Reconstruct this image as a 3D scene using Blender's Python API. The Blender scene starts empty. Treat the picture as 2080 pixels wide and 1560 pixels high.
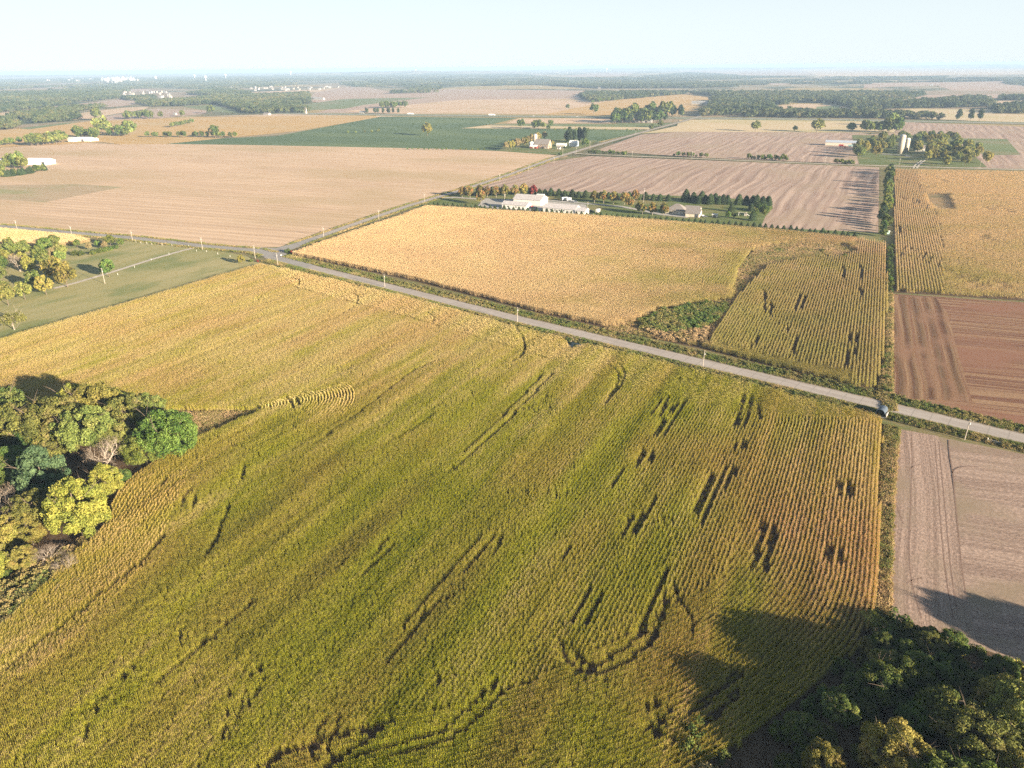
import bpy, math, random
import numpy as np
from mathutils import Vector, Matrix
from mathutils.geometry import tessellate_polygon
rad = math.radians
SC = bpy.context.scene
COL = SC.collection
random.seed(7); RNG = np.random.default_rng(7)

# ------------------------------------------------------------------ camera
H = 120.0; FPX = 1444.0; PITCH = rad(24.04); ROLL = rad(0.56)
cam_d = bpy.data.cameras.new('camera'); cam = bpy.data.objects.new('camera', cam_d); COL.objects.link(cam)
cam_d.sensor_fit = 'HORIZONTAL'; cam_d.sensor_width = 36.0; cam_d.lens = 36.0 * FPX / 2080.0
cam_d.clip_start = 0.5; cam_d.clip_end = 120000.0
cam.matrix_world = (Matrix.Translation((0, 0, H)) @ Matrix.Rotation(rad(90) - PITCH, 4, 'X') @ Matrix.Rotation(-ROLL, 4, 'Z'))
SC.camera = cam

# ------------------------------------------------------------------ light
SUN_EL = rad(13.0); SUN_AZ = rad(131.0)      # azimuth clockwise from the view direction (+Y)
world = bpy.data.worlds.new('World'); SC.world = world; world.use_nodes = True
wn = world.node_tree; bg = wn.nodes['Background']
sky = wn.nodes.new('ShaderNodeTexSky'); sky.sky_type = 'NISHITA'; sky.sun_disc = False
sky.sun_elevation = SUN_EL; sky.sun_rotation = SUN_AZ
sky.altitude = 300; sky.air_density = 1.0; sky.dust_density = 0.1; sky.ozone_density = 2.0
hs0 = wn.nodes.new('ShaderNodeHueSaturation'); hs0.inputs['Saturation'].default_value = 0.55
tn = wn.nodes.new('ShaderNodeMix'); tn.data_type = 'RGBA'; tn.blend_type = 'MULTIPLY'; tn.inputs[0].default_value = 1; tn.inputs[7].default_value = (.84, .97, 1.06, 1)
wn.links.new(sky.outputs[0], hs0.inputs['Color']); wn.links.new(hs0.outputs[0], tn.inputs[6]); 
tc = wn.nodes.new('ShaderNodeTexCoord'); sx = wn.nodes.new('ShaderNodeSeparateXYZ'); mr0 = wn.nodes.new('ShaderNodeMapRange'); mr0.interpolation_type = 'SMOOTHSTEP'
mr0.inputs[1].default_value = 0.34; mr0.inputs[2].default_value = 0.02; mr0.inputs[3].default_value = 0.0; mr0.inputs[4].default_value = 0.80   # bright hazy air near the horizon
lo_ = wn.nodes.new('ShaderNodeMix'); lo_.data_type = 'RGBA'; lo_.inputs[7].default_value = (7.5, 8.3, 8.65, 1)
wn.links.new(tc.outputs['Generated'], sx.inputs[0]); wn.links.new(sx.outputs[2], mr0.inputs[0]); wn.links.new(mr0.outputs[0], lo_.inputs[0]); wn.links.new(tn.outputs[2], lo_.inputs[6])
wn.links.new(lo_.outputs[2], bg.inputs[0]); bg.inputs[1].default_value = 0.036
sun_d = bpy.data.lights.new('sun', 'SUN'); sun_d.energy = 5.0; sun_d.angle = rad(0.5); sun_d.color = (1.0, 0.84, 0.64)
sun = bpy.data.objects.new('sun', sun_d); COL.objects.link(sun)
sdir = Vector((math.sin(SUN_AZ) * math.cos(SUN_EL), math.cos(SUN_AZ) * math.cos(SUN_EL), math.sin(SUN_EL)))
sun.rotation_euler = sdir.to_track_quat('Z', 'Y').to_euler(); sun.location = (200, -200, 300)
SC.view_settings.view_transform = 'Standard'; SC.view_settings.look = 'None'
SC.view_settings.exposure = 1.84; SC.view_settings.gamma = 1.0
DN = False
SC.cycles.max_bounces = 5; SC.cycles.diffuse_bounces = 2; SC.cycles.glossy_bounces = 1
SC.cycles.transmission_bounces = 2; SC.cycles.volume_bounces = 0; SC.cycles.transparent_max_bounces = 4
SC.cycles.use_denoising = DN; SC.cycles.use_adaptive_sampling = True; SC.cycles.adaptive_threshold = 0.02

# ------------------------------------------------------------------ where a spot of the ground lies
def G(x, y, z=0.0):
    a = x - 1040.0; b = 780.0 - y; c, s = math.cos(ROLL), math.sin(ROLL)
    u = a * c + b * s; v = -a * s + b * c
    d = (u, FPX * math.cos(PITCH) + v * math.sin(PITCH), -FPX * math.sin(PITCH) + v * math.cos(PITCH))
    t = -(H - z) / d[2]
    return (d[0] * t, d[1] * t)
def proj(X, Y, Z=0.0):
    z = Z - H
    f = Y * math.cos(PITCH) - z * math.sin(PITCH); v = Y * math.sin(PITCH) + z * math.cos(PITCH)
    u = X * FPX / f; v = v * FPX / f; c, s = math.cos(ROLL), math.sin(ROLL)
    return 1040 + u * c - v * s, 780 - (u * s + v * c)
def GP(pts): return [G(x, y) for x, y in pts]
def D(ang): return Vector((math.sin(rad(ang)), math.cos(rad(ang)), 0))   # compass bearing, 0 = +Y
def height_of(base, top):
    X, Y = G(*base); lo, hi = 0, 90
    for _ in range(40):
        m = (lo + hi) / 2
        if proj(X, Y, m)[1] < top[1]: hi = m
        else: lo = m
    return lo

def vnoise(x, y, seed=0):
    xi = np.floor(x).astype(np.int64); yi = np.floor(y).astype(np.int64); fx = x - xi; fy = y - yi
    fx = fx * fx * (3 - 2 * fx); fy = fy * fy * (3 - 2 * fy)
    def h(a, b):
        n = (a * 374761393 + b * 668265263 + seed * 974711) & 0x7fffffff
        n = ((n ^ (n >> 13)) * 1274126177) & 0x7fffffff
        return ((n ^ (n >> 16)) & 0xffff) / 65535.0
    return (h(xi, yi) * (1 - fx) + h(xi + 1, yi) * fx) * (1 - fy) + (h(xi, yi + 1) * (1 - fx) + h(xi + 1, yi + 1) * fx) * fy
def inpoly(px, py, poly):
    ins = np.zeros(px.shape, bool); n = len(poly)
    for i in range(n):
        x1, y1 = poly[i][0], poly[i][1]; x2, y2 = poly[(i + 1) % n][0], poly[(i + 1) % n][1]
        if y1 == y2: continue
        c = ((y1 > py) != (y2 > py)) & (px < (x2 - x1) * (py - y1) / (y2 - y1) + x1)
        ins ^= c
    return ins
def dist_line(px, py, line):
    d = np.full(px.shape, 1e9)
    for (x1, y1), (x2, y2) in zip(line[:-1], line[1:]):
        vx, vy = x2 - x1, y2 - y1; L = vx * vx + vy * vy + 1e-9
        t = np.clip(((px - x1) * vx + (py - y1) * vy) / L, 0, 1)
        d = np.minimum(d, np.hypot(px - x1 - t * vx, py - y1 - t * vy))
    return d

def smooth_line(line, n=3):
    L = [tuple(p) for p in line]
    for _ in range(n):
        Q = [L[0]]
        for a, b in zip(L[:-1], L[1:]): Q += [(a[0] * .75 + b[0] * .25, a[1] * .75 + b[1] * .25), (a[0] * .25 + b[0] * .75, a[1] * .25 + b[1] * .75)]
        L = Q + [L[-1]]
    return L

# ------------------------------------------------------------------ materials
def newmat(name):
    m = bpy.data.materials.new(name); m.use_nodes = True
    nt = m.node_tree; b = nt.nodes['Principled BSDF']; b.inputs['Roughness'].default_value = 0.9
    b.inputs['Specular IOR Level'].default_value = 0.15
    return m, nt, b
def mixc(nt, fac, a, b, blend='MIX'):
    n = nt.nodes.new('ShaderNodeMix'); n.data_type = 'RGBA'; n.blend_type = blend
    for s, v in ((n.inputs[0], fac), (n.inputs[6], a), (n.inputs[7], b)):
        if isinstance(v, (int, float)): s.default_value = v
        elif isinstance(v, tuple): s.default_value = (*v[:3], 1)
        else: nt.links.new(v, s)
    return n.outputs[2]
def ramp(nt, src, lo, hi):
    n = nt.nodes.new('ShaderNodeMapRange'); n.interpolation_type = 'SMOOTHSTEP'
    n.inputs[1].default_value = lo; n.inputs[2].default_value = hi
    nt.links.new(src, n.inputs[0]); return n.outputs[0]
def pos_vec(nt, ang=0, sx=1, sy=1, warp=0, wscale=0.01):
    """World position turned so that its Y runs along the bearing ang, then stretched."""
    g = nt.nodes.new('ShaderNodeNewGeometry'); src = g.outputs['Position']
    if warp:
        n = nt.nodes.new('ShaderNodeTexNoise'); n.inputs['Scale'].default_value = wscale; n.inputs['Detail'].default_value = 1
        nt.links.new(src, n.inputs['Vector'])
        s = nt.nodes.new('ShaderNodeVectorMath'); s.operation = 'SCALE'; s.inputs[3].default_value = warp
        nt.links.new(n.outputs['Color'], s.inputs[0])
        a = nt.nodes.new('ShaderNodeVectorMath'); a.operation = 'ADD'
        nt.links.new(src, a.inputs[0]); nt.links.new(s.outputs[0], a.inputs[1]); src = a.outputs[0]
    r = nt.nodes.new('ShaderNodeVectorRotate'); r.rotation_type = 'Z_AXIS'; r.inputs['Angle'].default_value = rad(ang)
    nt.links.new(src, r.inputs['Vector'])
    m = nt.nodes.new('ShaderNodeVectorMath'); m.operation = 'MULTIPLY'; m.inputs[1].default_value = (sx, sy, 0.0)
    nt.links.new(r.outputs[0], m.inputs[0]); return m.outputs[0]
def noise(nt, vec, scale=1, detail=4, rough=0.6):
    n = nt.nodes.new('ShaderNodeTexNoise'); n.inputs['Scale'].default_value = scale; n.inputs['Detail'].default_value = detail
    n.inputs['Roughness'].default_value = rough; nt.links.new(vec, n.inputs['Vector']); return n.outputs['Fac']
def bump(nt, b, src, strength, dist):
    n = nt.nodes.new('ShaderNodeBump'); n.inputs['Strength'].default_value = strength; n.inputs['Distance'].default_value = dist
    nt.links.new(src, n.inputs['Height']); nt.links.new(n.outputs[0], b.inputs['Normal'])

def field_mat(name, c1, c2, ang=115, across=0.25, stripe=0.5, blot=None, bscale=0.012, grain=1.0, warp=0, wscale=.01, tracks=0, tcon=.84):
    """Worked ground: rows along the bearing ang, wide passes of the machine, blotches of another colour, fine grain."""
    m, nt, b = newmat(name)
    v = pos_vec(nt, ang, across, 0.006, warp, wscale)
    s = ramp(nt, noise(nt, v, 1, 3, 0.7), 0.5 - 0.5 * (1.05 - stripe), 0.5 + 0.5 * (1.05 - stripe))
    col = mixc(nt, s, c1, c2)
    g = noise(nt, pos_vec(nt, ang, 1, 0.55), 1.6, 5, 0.75)
    gr = mixc(nt, ramp(nt, g, 0.35, 0.7), (1 - .22 * grain,) * 3, (1 + .16 * grain,) * 3)
    col = mixc(nt, 1.0, col, gr, 'MULTIPLY')
    if tracks:
        w = nt.nodes.new('ShaderNodeTexWave'); w.inputs['Scale'].default_value = 1; w.inputs['Distortion'].default_value = 1.2
        w.inputs['Detail'].default_value = 1
        nt.links.new(pos_vec(nt, ang, tracks, 0.004, warp, wscale), w.inputs['Vector'])
        col = mixc(nt, 1.0, col, mixc(nt, w.outputs['Fac'], (tcon,) * 3, (1.1, 1.1, 1.1)), 'MULTIPLY')
    if blot:
        bl = noise(nt, pos_vec(nt, ang, 1, 0.5), bscale, 4, 0.62)
        col = mixc(nt, ramp(nt, bl, 0.46, 0.66), col, blot)
    nt.links.new(col, b.inputs['Base Color'])
    bump(nt, b, g, 0.6, 0.12)
    return m
def plain(name, c, rough=0.8, metal=0.0, spec=0.3, var=0.12, vs=0.6):
    m, nt, b = newmat(name); b.inputs['Roughness'].default_value = rough; b.inputs['Metallic'].default_value = metal
    b.inputs['Specular IOR Level'].default_value = spec
    t = nt.nodes.new('ShaderNodeTexCoord'); n = noise(nt, t.outputs['Object'], vs, 5, .65)
    nt.links.new(mixc(nt, ramp(nt, n, .3, .7), tuple(x * (1 - var) for x in c), tuple(min(1, x * (1 + var)) for x in c)), b.inputs['Base Color'])
    return m
def sheet_metal(name, c, step=0.35, axis=0):
    """Ribbed steel sheet."""
    m, nt, b = newmat(name); b.inputs['Roughness'].default_value = 0.55; b.inputs['Specular IOR Level'].default_value = 0.3
    t = nt.nodes.new('ShaderNodeTexCoord'); w = nt.nodes.new('ShaderNodeTexWave'); w.bands_direction = 'XYZ'[axis]
    w.inputs['Scale'].default_value = 0.5 / step; nt.links.new(t.outputs['Object'], w.inputs['Vector'])
    n = noise(nt, t.outputs['Object'], .5, 4)
    col = mixc(nt, ramp(nt, n, .3, .7), tuple(x * .9 for x in c), tuple(min(1, x * 1.05) for x in c))
    nt.links.new(col, b.inputs['Base Color']); bump(nt, b, w.outputs['Fac'], .5, .03)
    return m
def leaf_mat(name, c1, c2, c3=None, trans=0.3, hue=0.06, val=.25):
    """Foliage: leaves vary inside one crown (attribute rnd) and from tree to tree."""
    m, nt, b = newmat(name); out = nt.nodes['Material Output']
    a = nt.nodes.new('ShaderNodeAttribute'); a.attribute_name = 'rnd'
    col = mixc(nt, ramp(nt, a.outputs['Fac'], .15, .85), c1, c2)
    t = nt.nodes.new('ShaderNodeTexCoord')
    if c3:
        n = noise(nt, t.outputs['Object'], .28, 3); col = mixc(nt, ramp(nt, n, .5, .66), col, c3)
    oi = nt.nodes.new('ShaderNodeObjectInfo')
    hs = nt.nodes.new('ShaderNodeHueSaturation')
    mr = nt.nodes.new('ShaderNodeMapRange'); mr.inputs[3].default_value = .5 - hue / 2; mr.inputs[4].default_value = .5 + hue / 2
    nt.links.new(oi.outputs['Random'], mr.inputs[0]); nt.links.new(mr.outputs[0], hs.inputs['Hue'])
    mr2 = nt.nodes.new('ShaderNodeMapRange'); mr2.inputs[3].default_value = 1 - val; mr2.inputs[4].default_value = 1 + val
    mm = nt.nodes.new('ShaderNodeMath'); mm.operation = 'MULTIPLY'; mm.inputs[1].default_value = 7.13
    fr = nt.nodes.new('ShaderNodeMath'); fr.operation = 'FRACT'
    nt.links.new(oi.outputs['Random'], mm.inputs[0]); nt.links.new(mm.outputs[0], fr.inputs[0]); nt.links.new(fr.outputs[0], mr2.inputs[0])
    nt.links.new(mr2.outputs[0], hs.inputs['Value']); nt.links.new(col, hs.inputs['Color']); col = hs.outputs[0]
    nt.links.new(col, b.inputs['Base Color'])
    tr = nt.nodes.new('ShaderNodeBsdfTranslucent'); nt.links.new(col, tr.inputs[0])
    mx = nt.nodes.new('ShaderNodeMixShader'); mx.inputs[0].default_value = trans
    nt.links.new(b.outputs[0], mx.inputs[1]); nt.links.new(tr.outputs[0], mx.inputs[2]); nt.links.new(mx.outputs[0], out.inputs[0])
    return m
def crop_mat(name, green, yellow, tan, red, trans=0.25, leafvar=.6):
    """Crop leaves: tone 0 green .. 1 ripe tan, red = rusty share; both belong to the stand of plants itself."""
    m, nt, b = newmat(name); out = nt.nodes['Material Output']
    def at(n, typ):
        a = nt.nodes.new('ShaderNodeAttribute'); a.attribute_name = n; a.attribute_type = typ; return a.outputs['Fac']
    add = nt.nodes.new('ShaderNodeMath'); add.operation = 'ADD'
    sub = nt.nodes.new('ShaderNodeMath'); sub.operation = 'MULTIPLY_ADD'; sub.inputs[1].default_value = leafvar; sub.inputs[2].default_value = -leafvar / 2
    nt.links.new(at('rnd', 'GEOMETRY'), sub.inputs[0]); nt.links.new(at('tone', 'INSTANCER'), add.inputs[0]); nt.links.new(sub.outputs[0], add.inputs[1])
    c = mixc(nt, ramp(nt, add.outputs[0], .05, .5), green, yellow)
    c = mixc(nt, ramp(nt, add.outputs[0], .5, 1.0), c, tan)
    r = nt.nodes.new('ShaderNodeMath'); r.operation = 'MULTIPLY'
    nt.links.new(at('red', 'INSTANCER'), r.inputs[0]); nt.links.new(at('rnd', 'GEOMETRY'), r.inputs[1])
    c = mixc(nt, r.outputs[0], c, red)
    nt.links.new(c, b.inputs['Base Color'])
    tr = nt.nodes.new('ShaderNodeBsdfTranslucent'); nt.links.new(c, tr.inputs[0])
    mx = nt.nodes.new('ShaderNodeMixShader'); mx.inputs[0].default_value = trans
    nt.links.new(b.outputs[0], mx.inputs[1]); nt.links.new(tr.outputs[0], mx.inputs[2]); nt.links.new(mx.outputs[0], out.inputs[0])
    return m

# ------------------------------------------------------------------ mesh + object helpers
def tag(o, label=None, cat=None, group=None, kind=None):
    if label: o['label'] = label
    if cat: o['category'] = cat
    if group: o['group'] = group
    if kind: o['kind'] = kind
    return o
class MB:
    def __init__(s): s.v = []; s.f = []; s.rnd = []
    def quad(s, pts, r=.5):
        n = len(s.v); s.v += [tuple(p) for p in pts]; s.f.append(tuple(range(n, n + len(pts)))); s.rnd += [r] * len(pts)
    def box(s, c, d, rz=0, taper=1.0):
        """c = centre of the base, d = size"""
        n = len(s.v); ca, sa = math.cos(rz), math.sin(rz)
        for z, k in ((0, 1), (d[2], taper)):
            for sx, sy in ((-1, -1), (1, -1), (1, 1), (-1, 1)):
                x, y = sx * d[0] / 2 * k, sy * d[1] / 2 * k
                s.v.append((c[0] + x * ca - y * sa, c[1] + x * sa + y * ca, c[2] + z))
        for f in ((3, 2, 1, 0), (4, 5, 6, 7), (0, 1, 5, 4), (1, 2, 6, 5), (2, 3, 7, 6), (3, 0, 4, 7)): s.f.append(tuple(n + i for i in f))
        s.rnd += [.5] * 8
    def tube(s, pts, radii, n=8, cap=True):
        base = len(s.v); prev = None
        for i, p in enumerate(pts):
            p = Vector(p); d = (Vector(pts[min(i + 1, len(pts) - 1)]) - Vector(pts[max(i - 1, 0)])).normalized()
            a = d.orthogonal().normalized() if prev is None else (prev - d * prev.dot(d)).normalized(); prev = a; b = d.cross(a)
            for k in range(n):
                t = 2 * math.pi * k / n; s.v.append(tuple(p + (a * math.cos(t) + b * math.sin(t)) * radii[i]))
        for i in range(len(pts) - 1):
            for k in range(n):
                s.f.append((base + i * n + k, base + i * n + (k + 1) % n, base + (i + 1) * n + (k + 1) % n, base + (i + 1) * n + k))
        if cap:
            s.f.append(tuple(base + k for k in reversed(range(n)))); s.f.append(tuple(base + (len(pts) - 1) * n + k for k in range(n)))
        s.rnd += [.5] * (len(s.v) - base)
    def prism(s, prof, y0, y1):
        """profile in xz extruded along y"""
        n = len(s.v); k = len(prof)
        s.v += [(x, y0, z) for x, z in prof] + [(x, y1, z) for x, z in prof]
        s.f.append(tuple(n + i for i in range(k))); s.f.append(tuple(n + k + i for i in reversed(range(k))))
        for i in range(k): s.f.append((n + i, n + k + i, n + k + (i + 1) % k, n + (i + 1) % k))
        s.rnd += [.5] * (2 * k)
    def build(s, name, mat, parent=None, smooth=False):
        me = bpy.data.meshes.new(name); me.from_pydata(s.v, [], s.f); me.materials.append(mat)
        if smooth: me.polygons.foreach_set('use_smooth', [True] * len(s.f))
        o = bpy.data.objects.new(name, me)
        if parent != 'loose': COL.objects.link(o)
        if parent and parent != 'loose': o.parent = parent
        return o
def np_mesh(name, V, F, mat, rnd=None):
    """V n x 3, F m x 4 (quads)."""
    me = bpy.data.meshes.new(name); n, m = len(V), len(F)
    me.vertices.add(n); me.vertices.foreach_set('co', np.asarray(V, np.float32).ravel())
    me.loops.add(m * 4); me.loops.foreach_set('vertex_index', np.asarray(F, np.int32).ravel())
    me.polygons.add(m); me.polygons.foreach_set('loop_start', np.arange(0, m * 4, 4, dtype=np.int32))
    me.update(calc_edges=True); me.materials.append(mat)
    if rnd is not None:
        a = me.attributes.new('rnd', 'FLOAT', 'POINT'); a.data.foreach_set('value', np.asarray(rnd, np.float32))
    return me
def thing(name, label, cat, loc=(0, 0, 0), rz=0, group=None):
    o = bpy.data.objects.new(name, None); COL.objects.link(o); o.location = loc; o.rotation_euler = (0, 0, rz)
    o.empty_display_size = .3
    return tag(o, label, cat, group)
def copy_tree(o, loc, rz=0, scale=1.0, label=None, group=None, top=True):
    c = o.copy(); COL.objects.link(c); c.location = loc; c.rotation_euler = (0, 0, rz)
    c.scale = (scale,) * 3 if isinstance(scale, (int, float)) else scale
    if label: c['label'] = label
    if group: c['group'] = group
    for ch in list(o.children):
        d = ch.copy(); COL.objects.link(d); d.parent = c
        for g in list(ch.children):
            e = g.copy(); COL.objects.link(e); e.parent = d
    return c
LV = {}
def sheet(name, pts_px, z, mat, world_pts=None, kind='structure', label=None):
    P = world_pts or GP(pts_px)
    tri = tessellate_polygon([[Vector((x, y, 0)) for x, y in P]])
    F = []
    for t in tri:
        a, b, c = (Vector(P[i]) for i in t)
        F.append(t if (b - a).cross(c - a) > 0 else (t[0], t[2], t[1]))
    me = bpy.data.meshes.new(name); me.from_pydata([(x, y, z) for x, y in P], [], F); me.materials.append(mat)
    o = bpy.data.objects.new(name, me); COL.objects.link(o); tag(o, label, None, None, kind); return o
def strip(name, pts, width, z, mat, px=True, kind='structure', label=None, w2=None):
    P = [Vector(p) for p in (GP(pts) if px else pts)]; L, R = [], []
    for i, p in enumerate(P):
        d = (P[min(i + 1, len(P) - 1)] - P[max(i - 1, 0)]).normalized(); n = Vector((-d.y, d.x))
        w = width if w2 is None else width + (w2 - width) * i / (len(P) - 1)
        L.append(p + n * w / 2); R.append(p - n * w / 2)
    V = [(p.x, p.y, z) for p in L] + [(p.x, p.y, z) for p in R]; k = len(P)
    me = bpy.data.meshes.new(name); me.from_pydata(V, [], [(k + i, k + i + 1, i + 1, i) for i in range(k - 1)]); me.materials.append(mat)
    o = bpy.data.objects.new(name, me); COL.objects.link(o); tag(o, label, None, None, kind); return o

# ------------------------------------------------------------------ uncountable things: one object each, its plants placed by a node modifier
_gn = {}
def gn_group(protos):
    key = tuple(p.name for p in protos)
    if key in _gn: return _gn[key]
    ng = bpy.data.node_groups.new('plant_scatter', 'GeometryNodeTree')
    ng.interface.new_socket('Geometry', in_out='INPUT', socket_type='NodeSocketGeometry')
    ng.interface.new_socket('Geometry', in_out='OUTPUT', socket_type='NodeSocketGeometry')
    N = ng.nodes.new; L = ng.links.new
    gi = N('NodeGroupInput'); go = N('NodeGroupOutput'); iop = N('GeometryNodeInstanceOnPoints'); jn = N('GeometryNodeJoinGeometry')
    for p in protos:
        oi = N('GeometryNodeObjectInfo'); oi.inputs['Object'].default_value = p; oi.inputs['As Instance'].default_value = True
        L(oi.outputs['Geometry'], jn.inputs[0])
    def na(n, t):
        a = N('GeometryNodeInputNamedAttribute'); a.data_type = t; a.inputs['Name'].default_value = n; return a.outputs['Attribute']
    L(gi.outputs[0], iop.inputs['Points']); L(jn.outputs[0], iop.inputs['Instance'])
    iop.inputs['Pick Instance'].default_value = True
    L(na('var', 'INT'), iop.inputs['Instance Index']); L(na('rot', 'FLOAT_VECTOR'), iop.inputs['Rotation']); L(na('scl', 'FLOAT_VECTOR'), iop.inputs['Scale'])
    L(iop.outputs[0], go.inputs[0]); _gn[key] = ng; return ng
def scatter(name, P, rz, scl, protos, label, cat, tone=None, red=None, z=0.0, tilt=0.05):
    n = len(P); me = bpy.data.meshes.new(name); me.vertices.add(n)
    co = np.zeros((n, 3), np.float32); co[:, :2] = P; co[:, 2] = z; me.vertices.foreach_set('co', co.ravel())
    def fa(nm, typ, field, arr):
        a = me.attributes.new(nm, typ, 'POINT'); a.data.foreach_set(field, arr.ravel())
    rot = np.zeros((n, 3), np.float32); rot[:, 2] = rz; rot[:, :2] = RNG.normal(0, tilt, (n, 2))
    s = np.asarray(scl, np.float32)
    if s.ndim == 1: s = np.repeat(s[:, None], 3, 1)
    fa('rot', 'FLOAT_VECTOR', 'vector', rot); fa('scl', 'FLOAT_VECTOR', 'vector', s.astype(np.float32))
    fa('var', 'INT', 'value', RNG.integers(0, len(protos), n).astype(np.int32))
    fa('tone', 'FLOAT', 'value', (np.zeros(n) if tone is None else tone).astype(np.float32))
    fa('red', 'FLOAT', 'value', (np.zeros(n) if red is None else red).astype(np.float32))
    o = bpy.data.objects.new(name, me); COL.objects.link(o); tag(o, label, cat, None, 'stuff')
    md = o.modifiers.new('plants', 'NODES'); md.node_group = gn_group(protos); return o

# ------------------------------------------------------------------ plants: shapes
def quads(P, Nrm, T, w, h):
    """n quads centred at P with normal Nrm, long axis T."""
    B = np.cross(Nrm, T); n = len(P)
    w = w[:, None] / 2; h = h[:, None] / 2
    V = np.stack([P - B * w - T * h, P + B * w - T * h, P + B * w * .7 + T * h, P - B * w * .7 + T * h], 1).reshape(-1, 3)
    return V, np.arange(4 * n).reshape(-1, 4)
def unit(a): return a / (np.linalg.norm(a, axis=1, keepdims=True) + 1e-9)
def leaf_cloud(C, R, n, ls, rg, spread=.65, flat=1.0, up=0.25):
    C = np.asarray(C, float); R = np.asarray(R, float)
    idx = rg.choice(len(C), n, p=R ** 2 / np.sum(R ** 2))
    d = rg.normal(size=(n, 3)); d[:, 2] += up; d = unit(d)
    P = C[idx] + d * (R[idx] * rg.uniform(.72, 1.06, n))[:, None] * np.array([1, 1, flat])
    N = unit(d + rg.normal(size=(n, 3)) * spread)
    T = unit(np.cross(N, rg.normal(size=(n, 3))))
    s = ls * rg.uniform(.55, 1.35, n)
    V, F = quads(P, N, T, s * .8, s)
    brnd = rg.uniform(0, 1, len(C))
    return V, F, np.repeat(np.clip(brnd[idx] * .5 + rg.uniform(0, .5, n), 0, 1), 4)
def blobs(shape, rx, rz, cz, nb, br, rg):
    C, R = [], []
    for i in range(nb):
        if shape == 'cone':
            t = (i + .5) / nb; z = cz - rz + 2 * rz * t; rr = rx * (1 - t) ** .8; a = rg.uniform(0, 6.28); k = rg.uniform(.55, .85)
            C.append((math.cos(a) * rr * k, math.sin(a) * rr * k, z)); R.append(br * (1.15 - .8 * t) * rg.uniform(.8, 1.2)); continue
        d = rg.normal(size=3); d /= np.linalg.norm(d)
        k = rg.uniform(.45, .9) ** .6
        if i % 2 == 0:      # an even outer layer, so that no crown is left open at the top
            zz = 1 - 1.55 * (i + 1) / nb; th = 2.39996 * i + rg.uniform(-.3, .3); q = math.sqrt(max(1 - zz * zz, 0)); d = np.array([q * math.cos(th), q * math.sin(th), zz]); k = rg.uniform(.78, 1.0)
        x, y, z = d[0] * rx * k, d[1] * rx * k, d[2] * rz * k
        if shape == 'oval':
            t = z / rz; q = 1 - .35 * max(t, 0); x *= q; y *= q
        if shape == 'spread': z = abs(z) * .9 - rz * .3 + .25 * rz * (math.hypot(x, y) / rx)
        b = br * rg.uniform(.6, 1.25)
        C.append((x, y, cz + z)); R.append(b)
    return C, R
def woody(h, r, rg, crown_z, crown_r, nl, bark, start=.35, lean=.0):
    m = MB(); pts = []; k = 5
    for i in range(k + 1):
        t = i / k; pts.append((lean * t * t + rg.normal() * .12 * t, rg.normal() * .12 * t, h * t * .8))
    m.tube(pts, [r * (1.25 if i == 0 else 1 - .72 * i / k) for i in range(k + 1)], 7)
    for i in range(nl):
        t = start + (.75 - start) * i / max(nl - 1, 1); a = 2.4 * i + rg.uniform(0, .7)
        z0 = h * .8 * t; L = crown_r * rg.uniform(.6, .95); z1 = min(z0 + L * rg.uniform(.5, 1.2), crown_z + crown_r * .9)
        p0 = Vector((lean * t * t, 0, z0)); p2 = Vector((math.cos(a) * L, math.sin(a) * L, z1)); p1 = (p0 + p2) / 2 + Vector((0, 0, -.08 * L))
        m.tube([p0, p1, p2], [r * .45, r * .28, r * .08], 5, False)
        for q in range(2):
            p3 = p2 + Vector((rg.normal() * .3 * L, rg.normal() * .3 * L, rg.uniform(.1, .4) * L)); m.tube([p1.lerp(p2, .4 + .3 * q), p3], [r * .18, r * .05], 4, False)
    return m
BARK = plain('bark', (.16, .125, .095), .95, 0, .1, .3, 3)
PALE = plain('pale_bark', (.34, .29, .235), .95, 0, .1, .25, 3)
LM = dict(
    green=leaf_mat('leaf_green', (.055, .10, .024), (.16, .21, .05), (.22, .24, .06)),
    olive=leaf_mat('leaf_olive', (.10, .135, .035), (.26, .29, .075), (.30, .29, .09)),
    bright=leaf_mat('leaf_bright', (.08, .14, .028), (.24, .31, .065)),
    blue=leaf_mat('leaf_bluegreen', (.05, .09, .045), (.13, .19, .085)),
    yellow=leaf_mat('leaf_yellow', (.22, .25, .045), (.43, .41, .085), (.27, .31, .065), hue=.02, val=.12),
    gold=leaf_mat('leaf_gold', (.17, .18, .04), (.36, .32, .08), (.33, .26, .08), hue=.03),
    autumn=leaf_mat('leaf_autumn', (.13, .16, .045), (.34, .25, .08), (.38, .19, .08), hue=.05),
    red=leaf_mat('leaf_red', (.20, .035, .03), (.30, .075, .05), hue=.02),
    rust=leaf_mat('leaf_rust', (.22, .18, .08), (.38, .31, .15), hue=.02),
    pine=leaf_mat('leaf_pine', (.03, .055, .024), (.085, .12, .05), hue=.04),
    twig=leaf_mat('dry_twigs', (.20, .15, .11), (.32, .25, .19), hue=.02),
    willow=leaf_mat('leaf_willow', (.17, .18, .045), (.33, .32, .10), hue=.02),
)
PROTO = {}
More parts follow.
